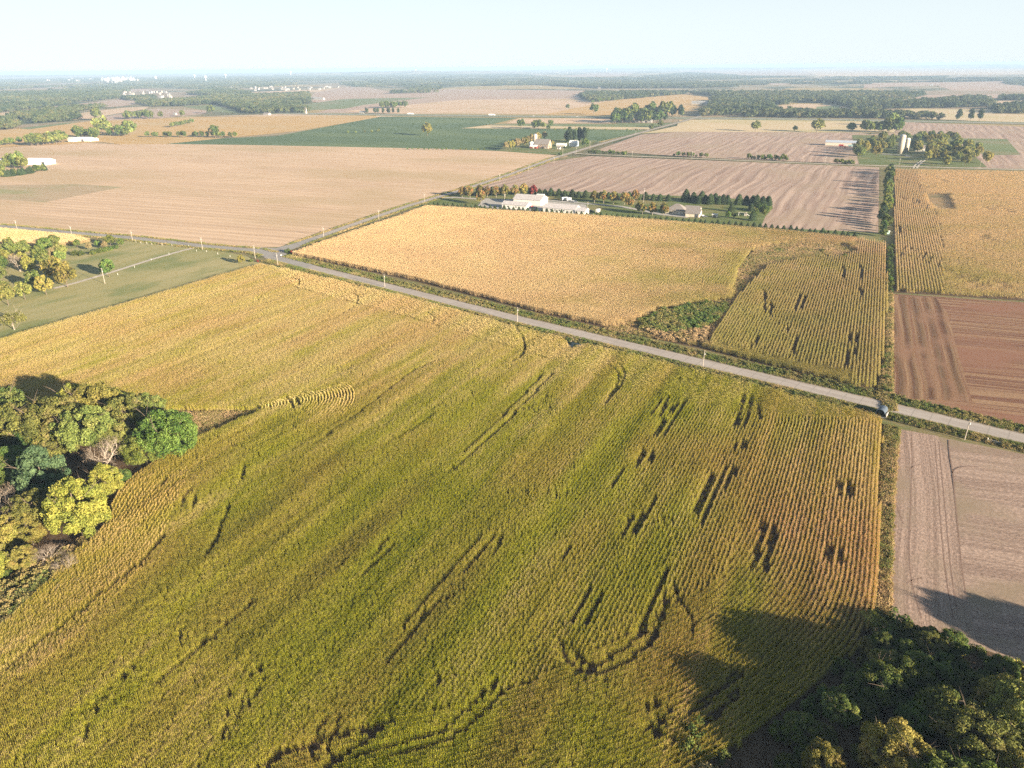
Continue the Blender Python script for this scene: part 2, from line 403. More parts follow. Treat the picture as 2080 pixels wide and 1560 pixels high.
def proto(kind, name, mat, shape, h, rx, rz, nb, br, nl, ls, seed, limbs=5, tr=.22, bark=None, spread=.65, flat=1.0, lean=0, start=.35, lod=None):
    rg = np.random.default_rng(seed); cz = h - rz
    C, R = blobs(shape, max(rx - br * .6, .3), max(rz - br * .5, .3), cz, nb, br, rg)
    V, F, r = leaf_cloud(C, R, nl, ls, rg, spread, flat)
    V[:, 2] = np.maximum(V[:, 2], .05)
    cm = np_mesh('crown', V, F, LM[mat], r)
    tm = woody(h, tr, rg, cz, rx, limbs, BARK, start, lean)
    me = bpy.data.meshes.new('trunk'); me.from_pydata(tm.v, [], tm.f); me.materials.append(bark or BARK)
    PROTO.setdefault(kind, []).append((name, me, cm, h))
def bare(kind, name, h, w, seed, bark, mat='twig'):
    rg = np.random.default_rng(seed); m = MB(); tips = []
    def grow(p, d, L, r, lv):
        q = p + d * L; m.tube([p, (p + q) / 2 + Vector(rg.normal(size=3)) * L * .05, q], [r, r * .8, r * .6], 5 if lv < 2 else 3, False)
        if lv == 4: tips.append(q); return
        for i in range(3 if lv < 3 else 2):
            nd = (d + Vector(rg.normal(size=3)) * .55 + Vector((0, 0, .12))).normalized(); nd.x *= w; nd.y *= w
            grow(q, nd.normalized(), L * rg.uniform(.62, .85), r * .58, lv + 1)
    for k in range(3):
        grow(Vector((0, 0, 0)), Vector((rg.normal() * .3, rg.normal() * .3, 1)).normalized(), h * .3, h * .022, 0)
    me = bpy.data.meshes.new('trunk'); me.from_pydata(m.v, [], m.f); me.materials.append(bark)
    T = np.array([tuple(t) for t in tips]); P = T[rg.integers(0, len(T), 1500)] + rg.normal(size=(1500, 3)) * h * .045
    N = unit(rg.normal(size=(1500, 3))); A = unit(rg.normal(size=(1500, 3)) + np.array([0, 0, .8]))
    V, F = quads(P, unit(np.cross(N, A)), A, np.full(1500, .035), rg.uniform(.3, .8, 1500))
    PROTO.setdefault(kind, []).append((name, me, np_mesh('crown', V, F, LM[mat], np.repeat(rg.uniform(0, 1, 1500), 4)), float(T[:, 2].max())))
# near trees: thousands of small leaf clusters
for i in range(2):
    proto('walnut', 'walnut_tree', 'olive', 'ellipsoid', 14, 7.2, 4.6, 104, 1.12, 20800, 0.265, 10 + i, 7, .3)
    proto('green', 'broadleaf_tree', 'green', 'ellipsoid', 13, 6.2, 5.2, 96, 1.17, 19200, 0.265, 20 + i, 6, .28)
    proto('bright', 'maple_tree', 'bright', 'ellipsoid', 10, 6.4, 4.7, 117, 1.03, 22400, 0.234, 30 + i, 6, .22, spread=.5)
    proto('blue', 'maple_tree', 'blue', 'oval', 13, 4.8, 6.2, 117, 0.90, 20800, 0.250, 40 + i, 6, .22, spread=.5)
    proto('yellow', 'maple_tree', 'yellow', 'oval', 12, 5.2, 5.8, 117, 0.90, 22400, 0.234, 50 + i, 6, .22)
    proto('gold', 'broadleaf_tree', 'gold', 'ellipsoid', 11, 5.2, 4.9, 104, 0.90, 19200, 0.234, 60 + i, 6, .22)
    bare('bare', 'leafless_tree', 10, 1.0, 70 + i, PALE)
proto('willow', 'willow_tree', 'willow', 'spread', 10, 7.0, 4.4, 40, 1.5, 4200, .38, 80, 7, .3, PALE, start=.12)
# mid-distance trees: fewer, larger leaf clusters
for i in range(3):
    proto('m_oval', 'maple_tree', 'autumn', 'oval', 11, 4.0, 4.5, 30, 1.1, 1800, .6, 100 + i, 4, .18, PALE, start=.3)
    proto('m_olive', 'olive_broadleaf_tree', 'olive', 'ellipsoid', 13, 5.8, 5.2, 26, 1.7, 1700, .85, 110 + i, 5, .26)  # broadleaf trees of unknown species, told apart by leaf colour only
    proto('m_green', 'green_broadleaf_tree', 'green', 'ellipsoid', 13, 5.4, 5.4, 24, 1.7, 1700, .85, 120 + i, 5, .26)
    proto('m_gold', 'gold_broadleaf_tree', 'gold', 'ellipsoid', 12, 5.2, 5.0, 24, 1.6, 1600, .8, 130 + i, 5, .24)
    proto('m_rust', 'tan_broadleaf_tree', 'rust', 'oval', 15, 4.4, 6.2, 24, 1.5, 1500, .8, 140 + i, 5, .24)
    proto('m_spruce', 'spruce_tree', 'pine', 'cone', 7, 2.5, 3.4, 26, 1.0, 1300, .42, 150 + i, 3, .14, flat=.7, up=0) if False else None
    proto('m_tall', 'pine_tree', 'pine', 'oval', 22, 3.6, 9.6, 34, 1.5, 1900, .95, 160 + i, 6, .3)
    proto('bush', 'bush', 'green', 'ellipsoid', 3.4, 2.5, 1.7, 14, .9, 900, .34, 170 + i, 3, .08, start=.1)
    proto('bush_tan', 'bush', 'rust', 'ellipsoid', 3.0, 2.3, 1.5, 14, .8, 800, .3, 180 + i, 3, .08, start=.1)
    proto('bush_gold', 'bush', 'gold', 'ellipsoid', 3.6, 2.6, 1.8, 14, .9, 900, .34, 190 + i, 3, .08, start=.1)
proto('m_red', 'maple_tree', 'red', 'oval', 11, 4.0, 4.8, 26, 1.15, 1900, .6, 145, 4, .18)
def spruce(kind, seed, h, w, mat='pine', nl=1500, pw=.75):
    rg = np.random.default_rng(seed); n = nl; t = rg.uniform(0, 1, n) ** 1.35
    a = rg.uniform(0, 6.283, n); lob = 1 + .16 * np.sin(a * 5 + t * 40 + seed) + .08 * np.sin(a * 3 + seed)
    r = w * (1 - t) ** pw * lob * rg.uniform(.72, 1.03, n) * np.minimum(1, .55 + t * 4)
    P = np.stack([np.cos(a) * r, np.sin(a) * r, .25 + t * (h - .3)], 1)
    out = np.stack([np.cos(a), np.sin(a), np.full(n, .35)], 1)
    N = unit(out + rg.normal(size=(n, 3)) * .55); T = unit(np.stack([np.cos(a), np.sin(a), np.full(n, -.5)], 1)); T = unit(T - N * np.sum(T * N, 1)[:, None])
    s = .05 * h * rg.uniform(.7, 1.4, n)
    V, F = quads(P, N, T, s * .8, s * 1.3); m = MB(); m.tube([(0, 0, 0), (0, 0, h * .9)], [h * .022, h * .006], 6)
    me = bpy.data.meshes.new('trunk'); me.from_pydata(m.v, [], m.f); me.materials.append(BARK)
    PROTO.setdefault(kind, []).append(('spruce_tree', me, np_mesh('crown', V, F, LM[mat], np.repeat(rg.uniform(0, 1, n), 4)), h))
for i in range(3): spruce('spruce', 200 + i, 6.5, 3.0); spruce('spruce_tall', 210 + i, 9, 4.0, nl=2200, pw=.5)
# shade-tolerant low detail crowns for trees over a kilometre away
for i in range(3):
    proto('f_green', 'distant_green_broadleaf', 'green', 'ellipsoid', 13, 5.8, 5.6, 16, 2.1, 420, 1.6, 300 + i, 3, .3)  # distant broadleaf crowns, species unknown
    proto('f_olive', 'distant_olive_broadleaf', 'olive', 'ellipsoid', 12, 5.8, 5.2, 16, 2.1, 420, 1.6, 310 + i, 3, .3)
    proto('f_pine', 'pine_tree', 'pine', 'oval', 17, 4.2, 7.8, 18, 2.0, 460, 1.6, 320 + i, 3, .3)

tree_n = 0
SZ = dict(f_green=1.25, f_olive=1.25, f_pine=1.2, m_oval=1.15, spruce=1.2, spruce_tall=1.2)
def tree(kind, px, py, h=None, label=None, group=None, cat=None, sq=None, at=None, rz=None):
    """base at photo point (px, py); h = height in metres"""
    global tree_n; tree_n += 1
    if h: h *= SZ.get(kind, 1.0)
    lst = PROTO[kind]; name, tm, cm, h0 = lst[random.randrange(len(lst))]
    X, Y = at or G(px, py); s = (h or h0 * random.uniform(.85, 1.15)) / h0
    r = thing(name, label, cat or ('bush' if name == 'bush' else 'tree'), (X, Y, 0), random.uniform(0, 6.28) if rz is None else rz, group)
    r.scale = (s * (sq or random.uniform(.9, 1.12)), s * (sq or random.uniform(.9, 1.12)), s)
    for nm, me in (('trunk', tm), ('crown', cm)):
        c = bpy.data.objects.new(nm, me); COL.objects.link(c); c.parent = r
    return r

# corn: a metre and a half of one row
def corn_chunk(name, seed, mat, L=1.0, step=.2, nleaf=9, lw=.10, ll=.64, h=2.35, tw=.10):
    rg = np.random.default_rng(seed); V = []; F = []; R = []
    def add(pts, r):
        n = len(V); V.extend(pts); k = len(pts) // 2
        for i in range(k - 1): F.append((n + 2 * i, n + 2 * i + 1, n + 2 * i + 3, n + 2 * i + 2))
        R.extend([r] * len(pts))
    y = -L / 2 + step / 2
    while y < L / 2:
        hh = h * rg.uniform(.88, 1.08); x = rg.normal() * .04; lx, ly = rg.normal() * .06, rg.normal() * .06
        for a in (0, 1.57):
            c, s = math.cos(a) * .018, math.sin(a) * .018
            add([(x - c, y - s, 0), (x + c, y + s, 0), (x + lx - c, y + ly - s, hh), (x + lx + c, y + ly + s, hh)], .75)
        base_a = rg.uniform(-.9, .9)
        for k in range(nleaf):
            t = .25 + .68 * k / (nleaf - 1); a = base_a + math.pi * (k % 2) + rg.normal() * .5
            z = hh * t; l = ll * rg.uniform(.75, 1.15) * (1.22 - .72 * t); w = lw * rg.uniform(.8, 1.2) / 2
            dx, dy = math.cos(a), math.sin(a); px_, py_ = -dy * w, dx * w; bx, by = x + lx * t, y + ly * t
            rise = rg.uniform(.15, .4); drop = rg.uniform(.15, .75) + (.35 if t < .5 else 0)
            p = [(0, 0), (.38 * l, rise * l), (.78 * l, rise * l * .6), (1.0 * l, rise * l - drop * l)]
            add([q for i, (u, v) in enumerate(p) for q in ((bx + dx * u - px_ * (1 - .28 * i), by + dy * u - py_ * (1 - .28 * i), z + v), (bx + dx * u + px_ * (1 - .28 * i), by + dy * u + py_ * (1 - .28 * i), z + v))],
                float(np.clip(rg.normal(.55 if t > .45 else .75, .25), 0, 1)))
        for k in range(4):
            a = rg.uniform(0, 6.28); sp = .0 if k == 0 else .16
            add([(x + lx - tw / 8, y + ly, hh), (x + lx + tw / 8, y + ly, hh), (x + lx + math.cos(a) * sp - tw / 6, y + ly + math.sin(a) * sp, hh + .3), (x + lx + math.cos(a) * sp + tw / 6, y + ly + math.sin(a) * sp, hh + .3)], .98)
        y += step
    return bpy.data.objects.new(name, np_mesh(name, np.array(V), np.array(F), mat, R))
CORN = crop_mat('corn_leaves', (.115, .17, .016), (.45, .43, .036), (.74, .59, .27), (.62, .30, .18))
RIPE = crop_mat('ripe_corn_leaves', (.12, .19, .03), (.49, .44, .12), (.75, .57, .31), (.58, .33, .21), leafvar=.3)
near_corn = [corn_chunk('corn_plants', 400 + i, CORN) for i in range(5)]
far_corn = [corn_chunk('corn_plants_sparse', 410 + i, RIPE, L=4.0, step=.32, nleaf=7, lw=.15, ll=.8, h=2.3, tw=.22) for i in range(4)]
# weeds and grass tufts
WEED = crop_mat('weed_leaves', (.12, .195, .045), (.29, .27, .085), (.56, .42, .23), (.42, .22, .15))
def tuft(name, seed, n, w, h, bw):
    rg = np.random.default_rng(seed); a = rg.uniform(0, 6.28, n); r = w * np.sqrt(rg.uniform(0, 1, n)) / 2
    P = np.stack([np.cos(a) * r, np.sin(a) * r, np.zeros(n)], 1); T = unit(np.stack([rg.normal(size=n) * .4, rg.normal(size=n) * .4, np.ones(n)], 1))
    N = unit(np.cross(T, rg.normal(size=(n, 3)))); hh = h * rg.uniform(.5, 1.2, n) * (1.1 - .6 * r / (w / 2)); P = P + T * (hh[:, None] / 2)
    V, F = quads(P, N, T, np.full(n, bw) * rg.uniform(.6, 1.3, n), hh); return bpy.data.objects.new(name, np_mesh(name, V, F, WEED, np.repeat(rg.uniform(0, 1, n), 4)))
tufts = [tuft('grass_tuft', 420 + i, 46, 1.5, .7, .10) for i in range(3)]
def weed_bush(name, seed, n, w, h, ls):
    rg = np.random.default_rng(seed); C, R = blobs('ellipsoid', w * .35, h * .3, h * .5, 9, w * .22, rg); V, F, r = leaf_cloud(C, R, n, ls, rg); V[:, 2] = np.maximum(V[:, 2], 0)
    return bpy.data.objects.new(name, np_mesh(name, V, F, WEED, r))
weeds = [weed_bush('weed_plant', 430 + i, 260, 2.2, 1.5, .22) for i in range(3)]
# woods far away: one clump of crowns for the middle distance, a stretch of canopy for the horizon
WOOD = crop_mat('wood_canopy', (.035, .062, .026), (.10, .125, .045), (.20, .18, .075), (.16, .10, .05), trans=.15)
def clump(name, seed, ncr, w, h, nl, ls, br):
    rg = np.random.default_rng(seed); C, R = [], []
    for i in range(ncr):
        x, y = rg.uniform(-w / 2, w / 2, 2); b = br * rg.uniform(.75, 1.2); hh = h * rg.uniform(.7, 1.1)
        for k in range(4): C.append((x + rg.normal() * b * .5, y + rg.normal() * b * .5, hh - b * rg.uniform(.7, 1.6))); R.append(b * rg.uniform(.6, 1))
    V, F, r = leaf_cloud(C, R, nl, ls, rg, up=.5); V[:, 2] = np.maximum(V[:, 2], 0)
    m = MB()
    return bpy.data.objects.new(name, np_mesh(name, V, F, WOOD, r))
wood_mid = [clump('tree_crowns', 440 + i, 3, 15, 13, 420, 2.0, 4.2) for i in range(4)]
wood_far = [clump('wood_canopy', 450 + i, 30, 75, 14, 1500, 5.0, 7) for i in range(4)]

# ================================================================== THE SETTING: ground
def ground_mat():
    m, nt, b = newmat('farmland')
    v = pos_vec(nt, 115, 1, 1)
    vo = nt.nodes.new('ShaderNodeTexVoronoi'); vo.inputs['Scale'].default_value = .0012; vo.distance = 'CHEBYCHEV'
    nt.links.new(v, vo.inputs['Vector'])
    n = noise(nt, pos_vec(nt, 115, 1, 2.2), .0009, 5, .6)
    c = mixc(nt, ramp(nt, n, .44, .56), (.075, .095, .045), (.34, .27, .16))
    sep = nt.nodes.new('ShaderNodeSeparateColor'); nt.links.new(vo.outputs['Color'], sep.inputs[0])
    f = mixc(nt, ramp(nt, sep.outputs[0], .35, .5), (.33, .25, .16), (.40, .30, .13))
    c = mixc(nt, ramp(nt, sep.outputs[1], .55, .57), c, f)
    g = noise(nt, v, .02, 5, .7); c = mixc(nt, 1, c, mixc(nt, g, (.75,) * 3, (1.2,) * 3), 'MULTIPLY')
    nt.links.new(c, b.inputs['Base Color']); return m
GM = ground_mat()
gv = [(0, 0, 0)]; gf = []; NS = 96
rings = [400, 1500, 5000, 12000, 22000, 33000]
for R_ in rings:
    for k in range(NS): a = 2 * math.pi * k / NS; gv.append((R_ * math.cos(a), R_ * math.sin(a), 0))
for k in range(NS): gf.append((0, 1 + k, 1 + (k + 1) % NS))
for i in range(len(rings) - 1):
    for k in range(NS): a = 1 + i * NS; gf.append((a + k, a + NS + k, a + NS + (k + 1) % NS, a + (k + 1) % NS))
me = bpy.data.meshes.new('ground'); me.from_pydata(gv, [], gf); me.materials.append(GM)
go_ = bpy.data.objects.new('ground', me); COL.objects.link(go_); tag(go_, 'open farmland reaching to the horizon', None, None, 'structure')

TAN = field_mat('stubble_tan', (.56, .40, .265), (.66, .48, .325), 110, .09, .75, (.50, .37, .22), .006, .5, 3, .02, .030, .93)
PINK = field_mat('stubble_pink', (.42, .30, .235), (.50, .365, .28), 26, .18, .7, (.43, .33, .24), .01, .7)
MAUVE = field_mat('stubble_mauve', (.37, .26, .205), (.52, .385, .30), 27, .22, .85, (.40, .30, .215), .012, .7, 26, .006, .024, .86)
BROWN = field_mat('soil_brown', (.20, .10, .065), (.35, .22, .13), 108, .5, .9, (.27, .14, .09), .03, 1.3, 5, .02)
GREY = field_mat('soil_grey', (.33, .235, .185), (.45, .33, .26), 108, .35, .85, (.30, .23, .16), .05, 1.7, 4, .02)
BROWN2 = field_mat('soil_brown_headland', (.22, .115, .07), (.33, .21, .12), 25, .5, .8, (.28, .16, .10), .05, 1.6, 3, .02, .058, .62)
GREY2 = field_mat('soil_grey_headland', (.33, .235, .185), (.46, .335, .265), 27, .9, .9, (.31, .235, .17), .05, 1.7, 3, .02)
PATCH = field_mat('thin_grass', (.42, .32, .20), (.50, .385, .25), 110, .1, .6, (.30, .30, .14), .012, .8)
TRACK = field_mat('pressed_soil', (.23, .155, .12), (.29, .20, .155), 27, 1, .5)
GOLD = field_mat('ripe_gold', (.50, .32, .12), (.60, .40, .17), 115, .06, .7, (.52, .37, .18), .008, .5)
GREEN = field_mat('alfalfa', (.085, .135, .06), (.115, .17, .072), 115, .05, .5, (.14, .19, .08), .006, .4)
PASTURE = field_mat('pasture', (.31, .295, .125), (.41, .36, .18), 33, .05, .6, (.21, .235, .09), .035, .5)
LAWN = field_mat('lawn', (.11, .15, .045), (.17, .20, .065), 115, .12, .6, (.24, .21, .09), .04, .5)
VERGE = field_mat('verge', (.18, .165, .07), (.30, .24, .12), 129, .3, .7, (.14, .17, .06), .12, 1.4)
DRY = field_mat('dry_grass', (.30, .20, .10), (.42, .29, .15), 60, .2, .6, (.20, .17, .08), .06, 1.4)
SOIL = field_mat('corn_soil', (.095, .065, .04), (.15, .10, .06), 26.7, .5, .7, None, .03, 1.2)
CREAM = field_mat('cut_hay', (.55, .43, .26), (.64, .51, .32), 115, .05, .5, (.5, .42, .22), .006, .4)
LGREEN = field_mat('young_green', (.15, .19, .075), (.20, .24, .10), 115, .05, .5, (.25, .23, .12), .01, .4)

FAR = [  # (name, material, outline) traced on the map, far to near
 ('field', PINK, [(1380,139),(1615,138.5),(1659,150),(1615,154),(1498,153),(1380,146)]),
 ('field', TAN, [(1615,138.5),(1764,137.5),(2080,139.5),(2080,151),(1935,152),(1885,154),(1666,155)]),
 ('field', PINK, [(1141,155),(1205,147.5),(1289,147.5),(1272,154),(1171,158)]),
 ('field', PINK, [(1063,152),(1104,150),(1087,155)]),
 ('field', PINK, [(246,184),(290,180),(330,184),(269,187)]),
 ('field', PINK, [(316,201),(417,197),(370,204),(296,205)]),
 ('field', TAN, [(512,187),(640,182),(700,177),(700,191),(640,187),(572,191),(522,192)]),
 ('field', PINK, [(1535,170),(1636,168),(1582,173)]),
 ('field', PINK, [(1757,169),(2046,165),(2080,176),(2140,187),(1935,184),(1905,174),(1817,176),(1754,179)]),
 ('field', PINK, [(1838,204),(1885,192),(2140,190),(2140,199),(2000,201),(1952,201),(1851,211)]),
 ('field', TAN, [(2010,205),(2140,206),(2140,216),(2020,214)]),
 ('field', GOLD, [(1481,201),(1568,200),(1602,202),(1500,204)]),
 ('field', PINK, [(98,217),(246,202),(296,207),(249,216),(150,222)]),
 ('field', TAN, [(-60,236),(0,230),(100,221),(60,234),(0,239)]),
 ('field', TAN, [(151,231),(249,219),(303,217),(293,222),(168,243)]),
 ('field', PINK, [(202,238),(313,221),(421,224),(417,231),(320,241),(202,246)]),
 ('green_field', LGREEN, [(370,216),(431,213),(478,224),(485,231),(424,226)]),
 ('field', PINK, [(700,177),(750,178),(790,186),(860,182),(930,181),(1190,184),(1180,197),(1245,205),(1110,232),(640,229),(700,215),(620,205),(640,188)]),
 ('field', TAN, [(700,226),(930,203),(1180,200),(1240,206),(1112,232),(760,231)]),
 ('green_field', LGREEN, [(602,214),(700,201),(868,198),(818,204),(740,213),(700,221),(622,224)]),
 ('field', GOLD, [(1105,233),(1230,207),(1262,200),(1400,191),(1444,194),(1437,207),(1447,218),(1400,235),(1240,234)]),
 ('field', TAN, [(1565,216),(1629,211),(1700,214),(1737,221),(1754,229),(1676,231),(1582,226)]),
 ('green_field', LGREEN, [(1659,217),(1710,214),(1700,224),(1655,228)]),
 ('field', CREAM, [(1754,229),(1851,221),(2020,223),(2016,231),(2140,235),(2140,250),(1935,245),(1818,236)]),
 ('field', TAN, [(390,237),(560,232),(640,229),(830,233),(770,240),(700,236)]),
 ('field', GOLD, [(-120,275),(0,265),(188,246),(404,238),(760,234),(770,239),(600,267),(480,279),(280,283),(180,291),(0,299),(-120,305)]),
 ('green_field', LGREEN, [(37,261),(130,250),(160,249),(60,263)]),
 ('green_field', GREEN, [(335,293),(455,281),(560,277),(640,262),(775,237),(1052,240),(1003,252),(936,261),(1138,262),(1318,265),(1204,291),(1120,300),(1015,307),(900,303),(500,295)]),
 ('field', GOLD, [(202,288),(269,280),(455,281),(335,293),(246,294)]),
 ('field', CREAM, [(936,261),(996,254.5),(1316,257.5),(1322,264),(1138,261.5)]),
 ('grass_strip', LGREEN, [(1003,252),(1240,252),(1330,254),(1322,259),(996,255)]),
 ('field', TAN, [(1026,251),(1053,241),(1240,240),(1240,251)]),
 ('grass_strip', LGREEN, [(1240,250),(1356,251),(1390,246),(1380,250),(1330,257),(1310,257)]),
 ('field', CREAM, [(1380,244),(1500,242),(1790,243),(1832,248),(1815,270),(1380,268),(1300,272),(1375,256)]),
 ('field', MAUVE, [(1832,248),(2140,260),(2140,350),(1990,343),(1900,300),(1740,275),(1815,270)]),
 ('field', MAUVE, [(1210,306),(1300,274),(1380,268),(1750,270),(1900,300),(1990,343),(1717,333),(1400,320)]),
 ('green_field', LGREEN, [(1930,281),(2045,283),(2073,315),(2000,316)]),
 ('lawn', LAWN, [(1730,275),(1930,275),(2005,340),(1900,341),(1745,335)]),
 ('lawn', LAWN, [(1012,308),(1022,298),(1150,282),(1213,286),(1186,305),(1120,319)]),
]
FARP = [GP(p) for _, _, p in FAR]
for i, (nm, mt, p) in enumerate(FAR): sheet(nm, p, .03 + .012 * i, mt)
NEAR = [
 ('field', TAN, [(-400,320),(0,300),(180,291),(246,294),(335,293),(500,295),(900,303),(1015,307.5),(1155,318),(1120,325),(1036,353),(829,418),(700,462),(580,503),(520,504),(412,497),(270,481),(147,470),(0,457),(-400,424)]),
 ('grass_patch', PATCH, [(-200,378),(0,377),(150,375),(248,381),(90,412),(0,406),(-200,400)]),
 ('ripe_field', GOLD, [(-300,450),(0,467),(150,481),(190,492),(120,505),(60,515),(0,530),(-300,600)]),
 ('pasture', PASTURE, [(-300,560),(0,520),(150,492),(262,491),(405,505),(500,521),(532,538),(0,695),(-300,780)]),
 ('field', MAUVE, [(1196,318),(1400,325),(1717,338),(1797,341),(1784,474),(1545,463),(1555,440),(1570,425),(1566,408),(1250,393),(960,383),(1037,358),(1125,328)]),
 ('lawn', LAWN, [(838,422),(900,399),(960,383),(1250,393),(1566,408),(1570,425),(1555,440),(1545,463),(1784,474),(1800,483),(1798,494),(1250,444),(868,421)]),
 ('verge', VERGE, [(1786,341),(1817,342),(1812,480),(1813,600),(1812,800),(1822,840),(1795,840),(1780,800),(1797,720),(1803,600),(1800,497),(1784,474)]),
 ('soil', SOIL, [(600,515),(868,421),(1250,444),(1740,486),(1800,496),(1803,600),(1797,720),(1780,797),(1715,785),(1430,712),(1250,673),(1090,637),(850,575),(640,530),(592,519)]),
 ('soil', SOIL, [(1815,345),(2140,351),(2140,618),(2080,613),(1930,603),(1815,596)]),
 ('brown_field', BROWN, [(1814,599),(2140,620),(2300,625),(2300,920),(2080,872),(1840,814),(1815,800)]),
 ('grey_field', GREY, [(1825,874),(2080,926),(2500,1015),(2500,1500),(2080,1350),(1840,1275),(1806,1258),(1814,1000)]),
 ('soil', SOIL, [(-300,800),(0,697),(530,541),(600,556),(870,621),(1050,672),(1145,696),(1160,714),(1190,706),(1430,766),(1780,853),(1795,866),(1786,1000),(1777,1255),(1735,1335),(1640,1425),(1500,1530),(1380,1600),(1150,1700),(-500,1700),(-400,1500),(0,1285),(100,1190),(160,1130),(215,1080),(240,1010),(300,955),(420,890),(530,838),(330,842),(200,862),(0,850),(-300,880)]),
 ('dry_grass', DRY, [(330,843),(530,839),(420,891),(360,920)]),
 ('wood_floor', SOIL, [(-300,880),(0,851),(200,863),(330,843),(420,890),(300,955),(240,1010),(215,1080),(120,1130),(0,1200),(-300,1300)]),
 ('wood_floor', SOIL, [(1777,1256),(1806,1259),(1840,1276),(2080,1351),(2500,1500),(2500,1750),(1150,1750),(1400,1598),(1500,1531),(1640,1426),(1735,1336)]),
 ('border_grass', DRY, [(1795,866),(1826,874),(1815,1000),(1806,1258),(1777,1255),(1786,1000)]),
 ('border_grass', DRY, [(120,1130),(215,1080),(160,1130),(100,1190),(0,1285),(-300,1440),(-300,1300),(0,1200)]),
 ('meadow', DRY, [(1225,670),(1300,652),(1330,635),(1420,618),(1490,610),(1487,585),(1500,540),(1540,505),(1600,495),(1720,500),(1745,515),(1710,525),(1640,528),(1560,545),(1525,580),(1495,612),(1470,650),(1432,705),(1345,693)]),
]
sheet('ground', [(-400,322),(0,302),(335,294),(900,304),(1150,318),(2300,352),(2600,1000),(2600,1760),(-600,1760),(-600,440)], .49, VERGE)
for i, (nm, mt, p) in enumerate(NEAR): sheet(nm, p, .50 + .01 * i, mt)
sheet('brown_field', [(1815,601),(1900,607),(1925,640),(1945,720),(1975,820),(1840,812),(1816,798)], .672, BROWN2)
sheet('field', [(1868,395),(1930,397),(1942,431),(1905,429),(1880,411)], .67, DRY)
sheet('grey_field', [(1826,875),(1905,889),(1925,930),(1935,1000),(1945,1100),(1960,1200),(1985,1322),(1840,1273),(1807,1256),(1815,1000)], .674, GREY2)
for tr in ([(1926,897),(1928,930),(1934,960),(1938,1010),(1945,1080),(1951,1150),(1960,1210)],[(1932,965),(1940,955),(1960,950),(1985,951)],[(1898,900),(1901,940),(1905,1000),(1912,1100),(1920,1180),(1935,1260)],[(1906,900),(1911,960),(1917,1020),(1924,1100),(1932,1180),(1943,1250)],
           [(1850,880),(1852,930),(1850,1000),(1845,1100),(1847,1180),(1870,1260)],[(1822,1030),(1826,1050),(1834,1068)],[(1840,1190),(1850,1182),(1872,1178)],[(1845,960),(1852,950),(1870,946)]):
    strip('wheel_track', smooth_line(GP(tr), 2), .34, .678, TRACK, px=False)
GZ = .70     # level of the near ground surfaces
# rut lines pressed into the grey field beside the corn
# ------------------------------------------------------------------ roads
def road_mat(name, c1, c2):
    m, nt, b = newmat(name); b.inputs['Roughness'].default_value = .85
    g = noise(nt, pos_vec(nt, 129, 1.0, .05), .8, 4, .6); g2 = noise(nt, pos_vec(nt, 0, 1, 1), 6, 4, .8); g3 = noise(nt, pos_vec(nt, 0, 1, 1), .06, 3, .6)
    c = mixc(nt, ramp(nt, g, .35, .65), c1, c2); c = mixc(nt, 1, c, mixc(nt, g2, (.85,) * 3, (1.12,) * 3), 'MULTIPLY')
    c = mixc(nt, 1, c, mixc(nt, g3, (.86,) * 3, (1.12,) * 3), 'MULTIPLY')
    # slab joints
    w = nt.nodes.new('ShaderNodeTexWave'); w.bands_direction = 'Y'; w.inputs['Scale'].default_value = .052; w.inputs['Distortion'].default_value = .3
    nt.links.new(pos_vec(nt, 129, .12, 1), w.inputs['Vector'])
    c = mixc(nt, ramp(nt, w.outputs['Fac'], .985, 1.0), c, (.31, .28, .25)); nt.links.new(c, b.inputs['Base Color']); return m
ROAD = road_mat('pale_asphalt', (.38, .335, .30), (.47, .42, .375)); ROAD2 = road_mat('grey_asphalt', (.31, .29, .27), (.37, .35, .325))
SHOULD = plain('gravel_shoulder', (.30, .25, .19), .95, 0, .1, .25, .4)
GRAVEL = plain('gravel', (.52, .47, .40), .95, 0, .1, .18, .5); CONC = plain('concrete', (.42, .40, .37), .85, 0, .2, .12, .2)
PAINT = plain('worn_white_paint', (.62, .61, .58), .7, 0, .2, .1, .8)
MAIN = [(545,523),(600,536.5),(1050,650),(1300,709.7),(1790,826.5),(2080,895),(2600,1018)]
WEST = [(-500,425),(0,461),(147,474.5),(270,485),(412,501.5),(519,510.5),(548,518)]
NE = [(556,517),(572,509.5),(600,500),(700,464),(830,419.5),(936,388),(1037,355),(1125,322),(1198,300),(1291,273),(1390,246),(1425,236)]
CROSS = [(1165,312),(1198,314.5),(1284,318),(1400,322.5),(1717,335.5),(2080,346),(2500,360)]
for nm, pl, w in (('verge', MAIN, 23), ('verge', NE, 15), ('verge', WEST, 16), ('verge', CROSS, 15)):
    strip(nm, pl, w, .695 + .004 * (w % 7), VERGE)
for pl, w in ((MAIN, 9.4), (NE, 9.0), (WEST, 9.0)): strip('road_shoulder', pl, w, .725 + .002 * (w % 3), SHOULD)
strip('road', WEST, 6.8, .741, ROAD2); strip('road', NE, 6.8, .744, ROAD); strip('road', MAIN, 7.2, .748, ROAD)
strip('road', CROSS, 5.6, .737, GRAVEL)
sheet('road', [(505,504),(560,506),(600,495.5),(640,482),(645,486),(606,504),(585,512),(582,519),(600,529),(640,541),(620,547),(545,526),(500,513)], .752, ROAD2, label='paved junction of three country roads')
HW = [(560,230),(700,232.5),(1000,236),(1240,238.5),(1420,240.5),(1700,243.5),(2080,251),(2300,256)]
strip('verge', HW, 75, .55, LGREEN); strip('highway', HW, 26, .60, ROAD2)
strip('farm_lane', [(404,503),(369,511.5),(308,529),(234,553),(154,577),(110,588)], 3.4, .735, GRAVEL, label='white gravel lane crossing the pasture')
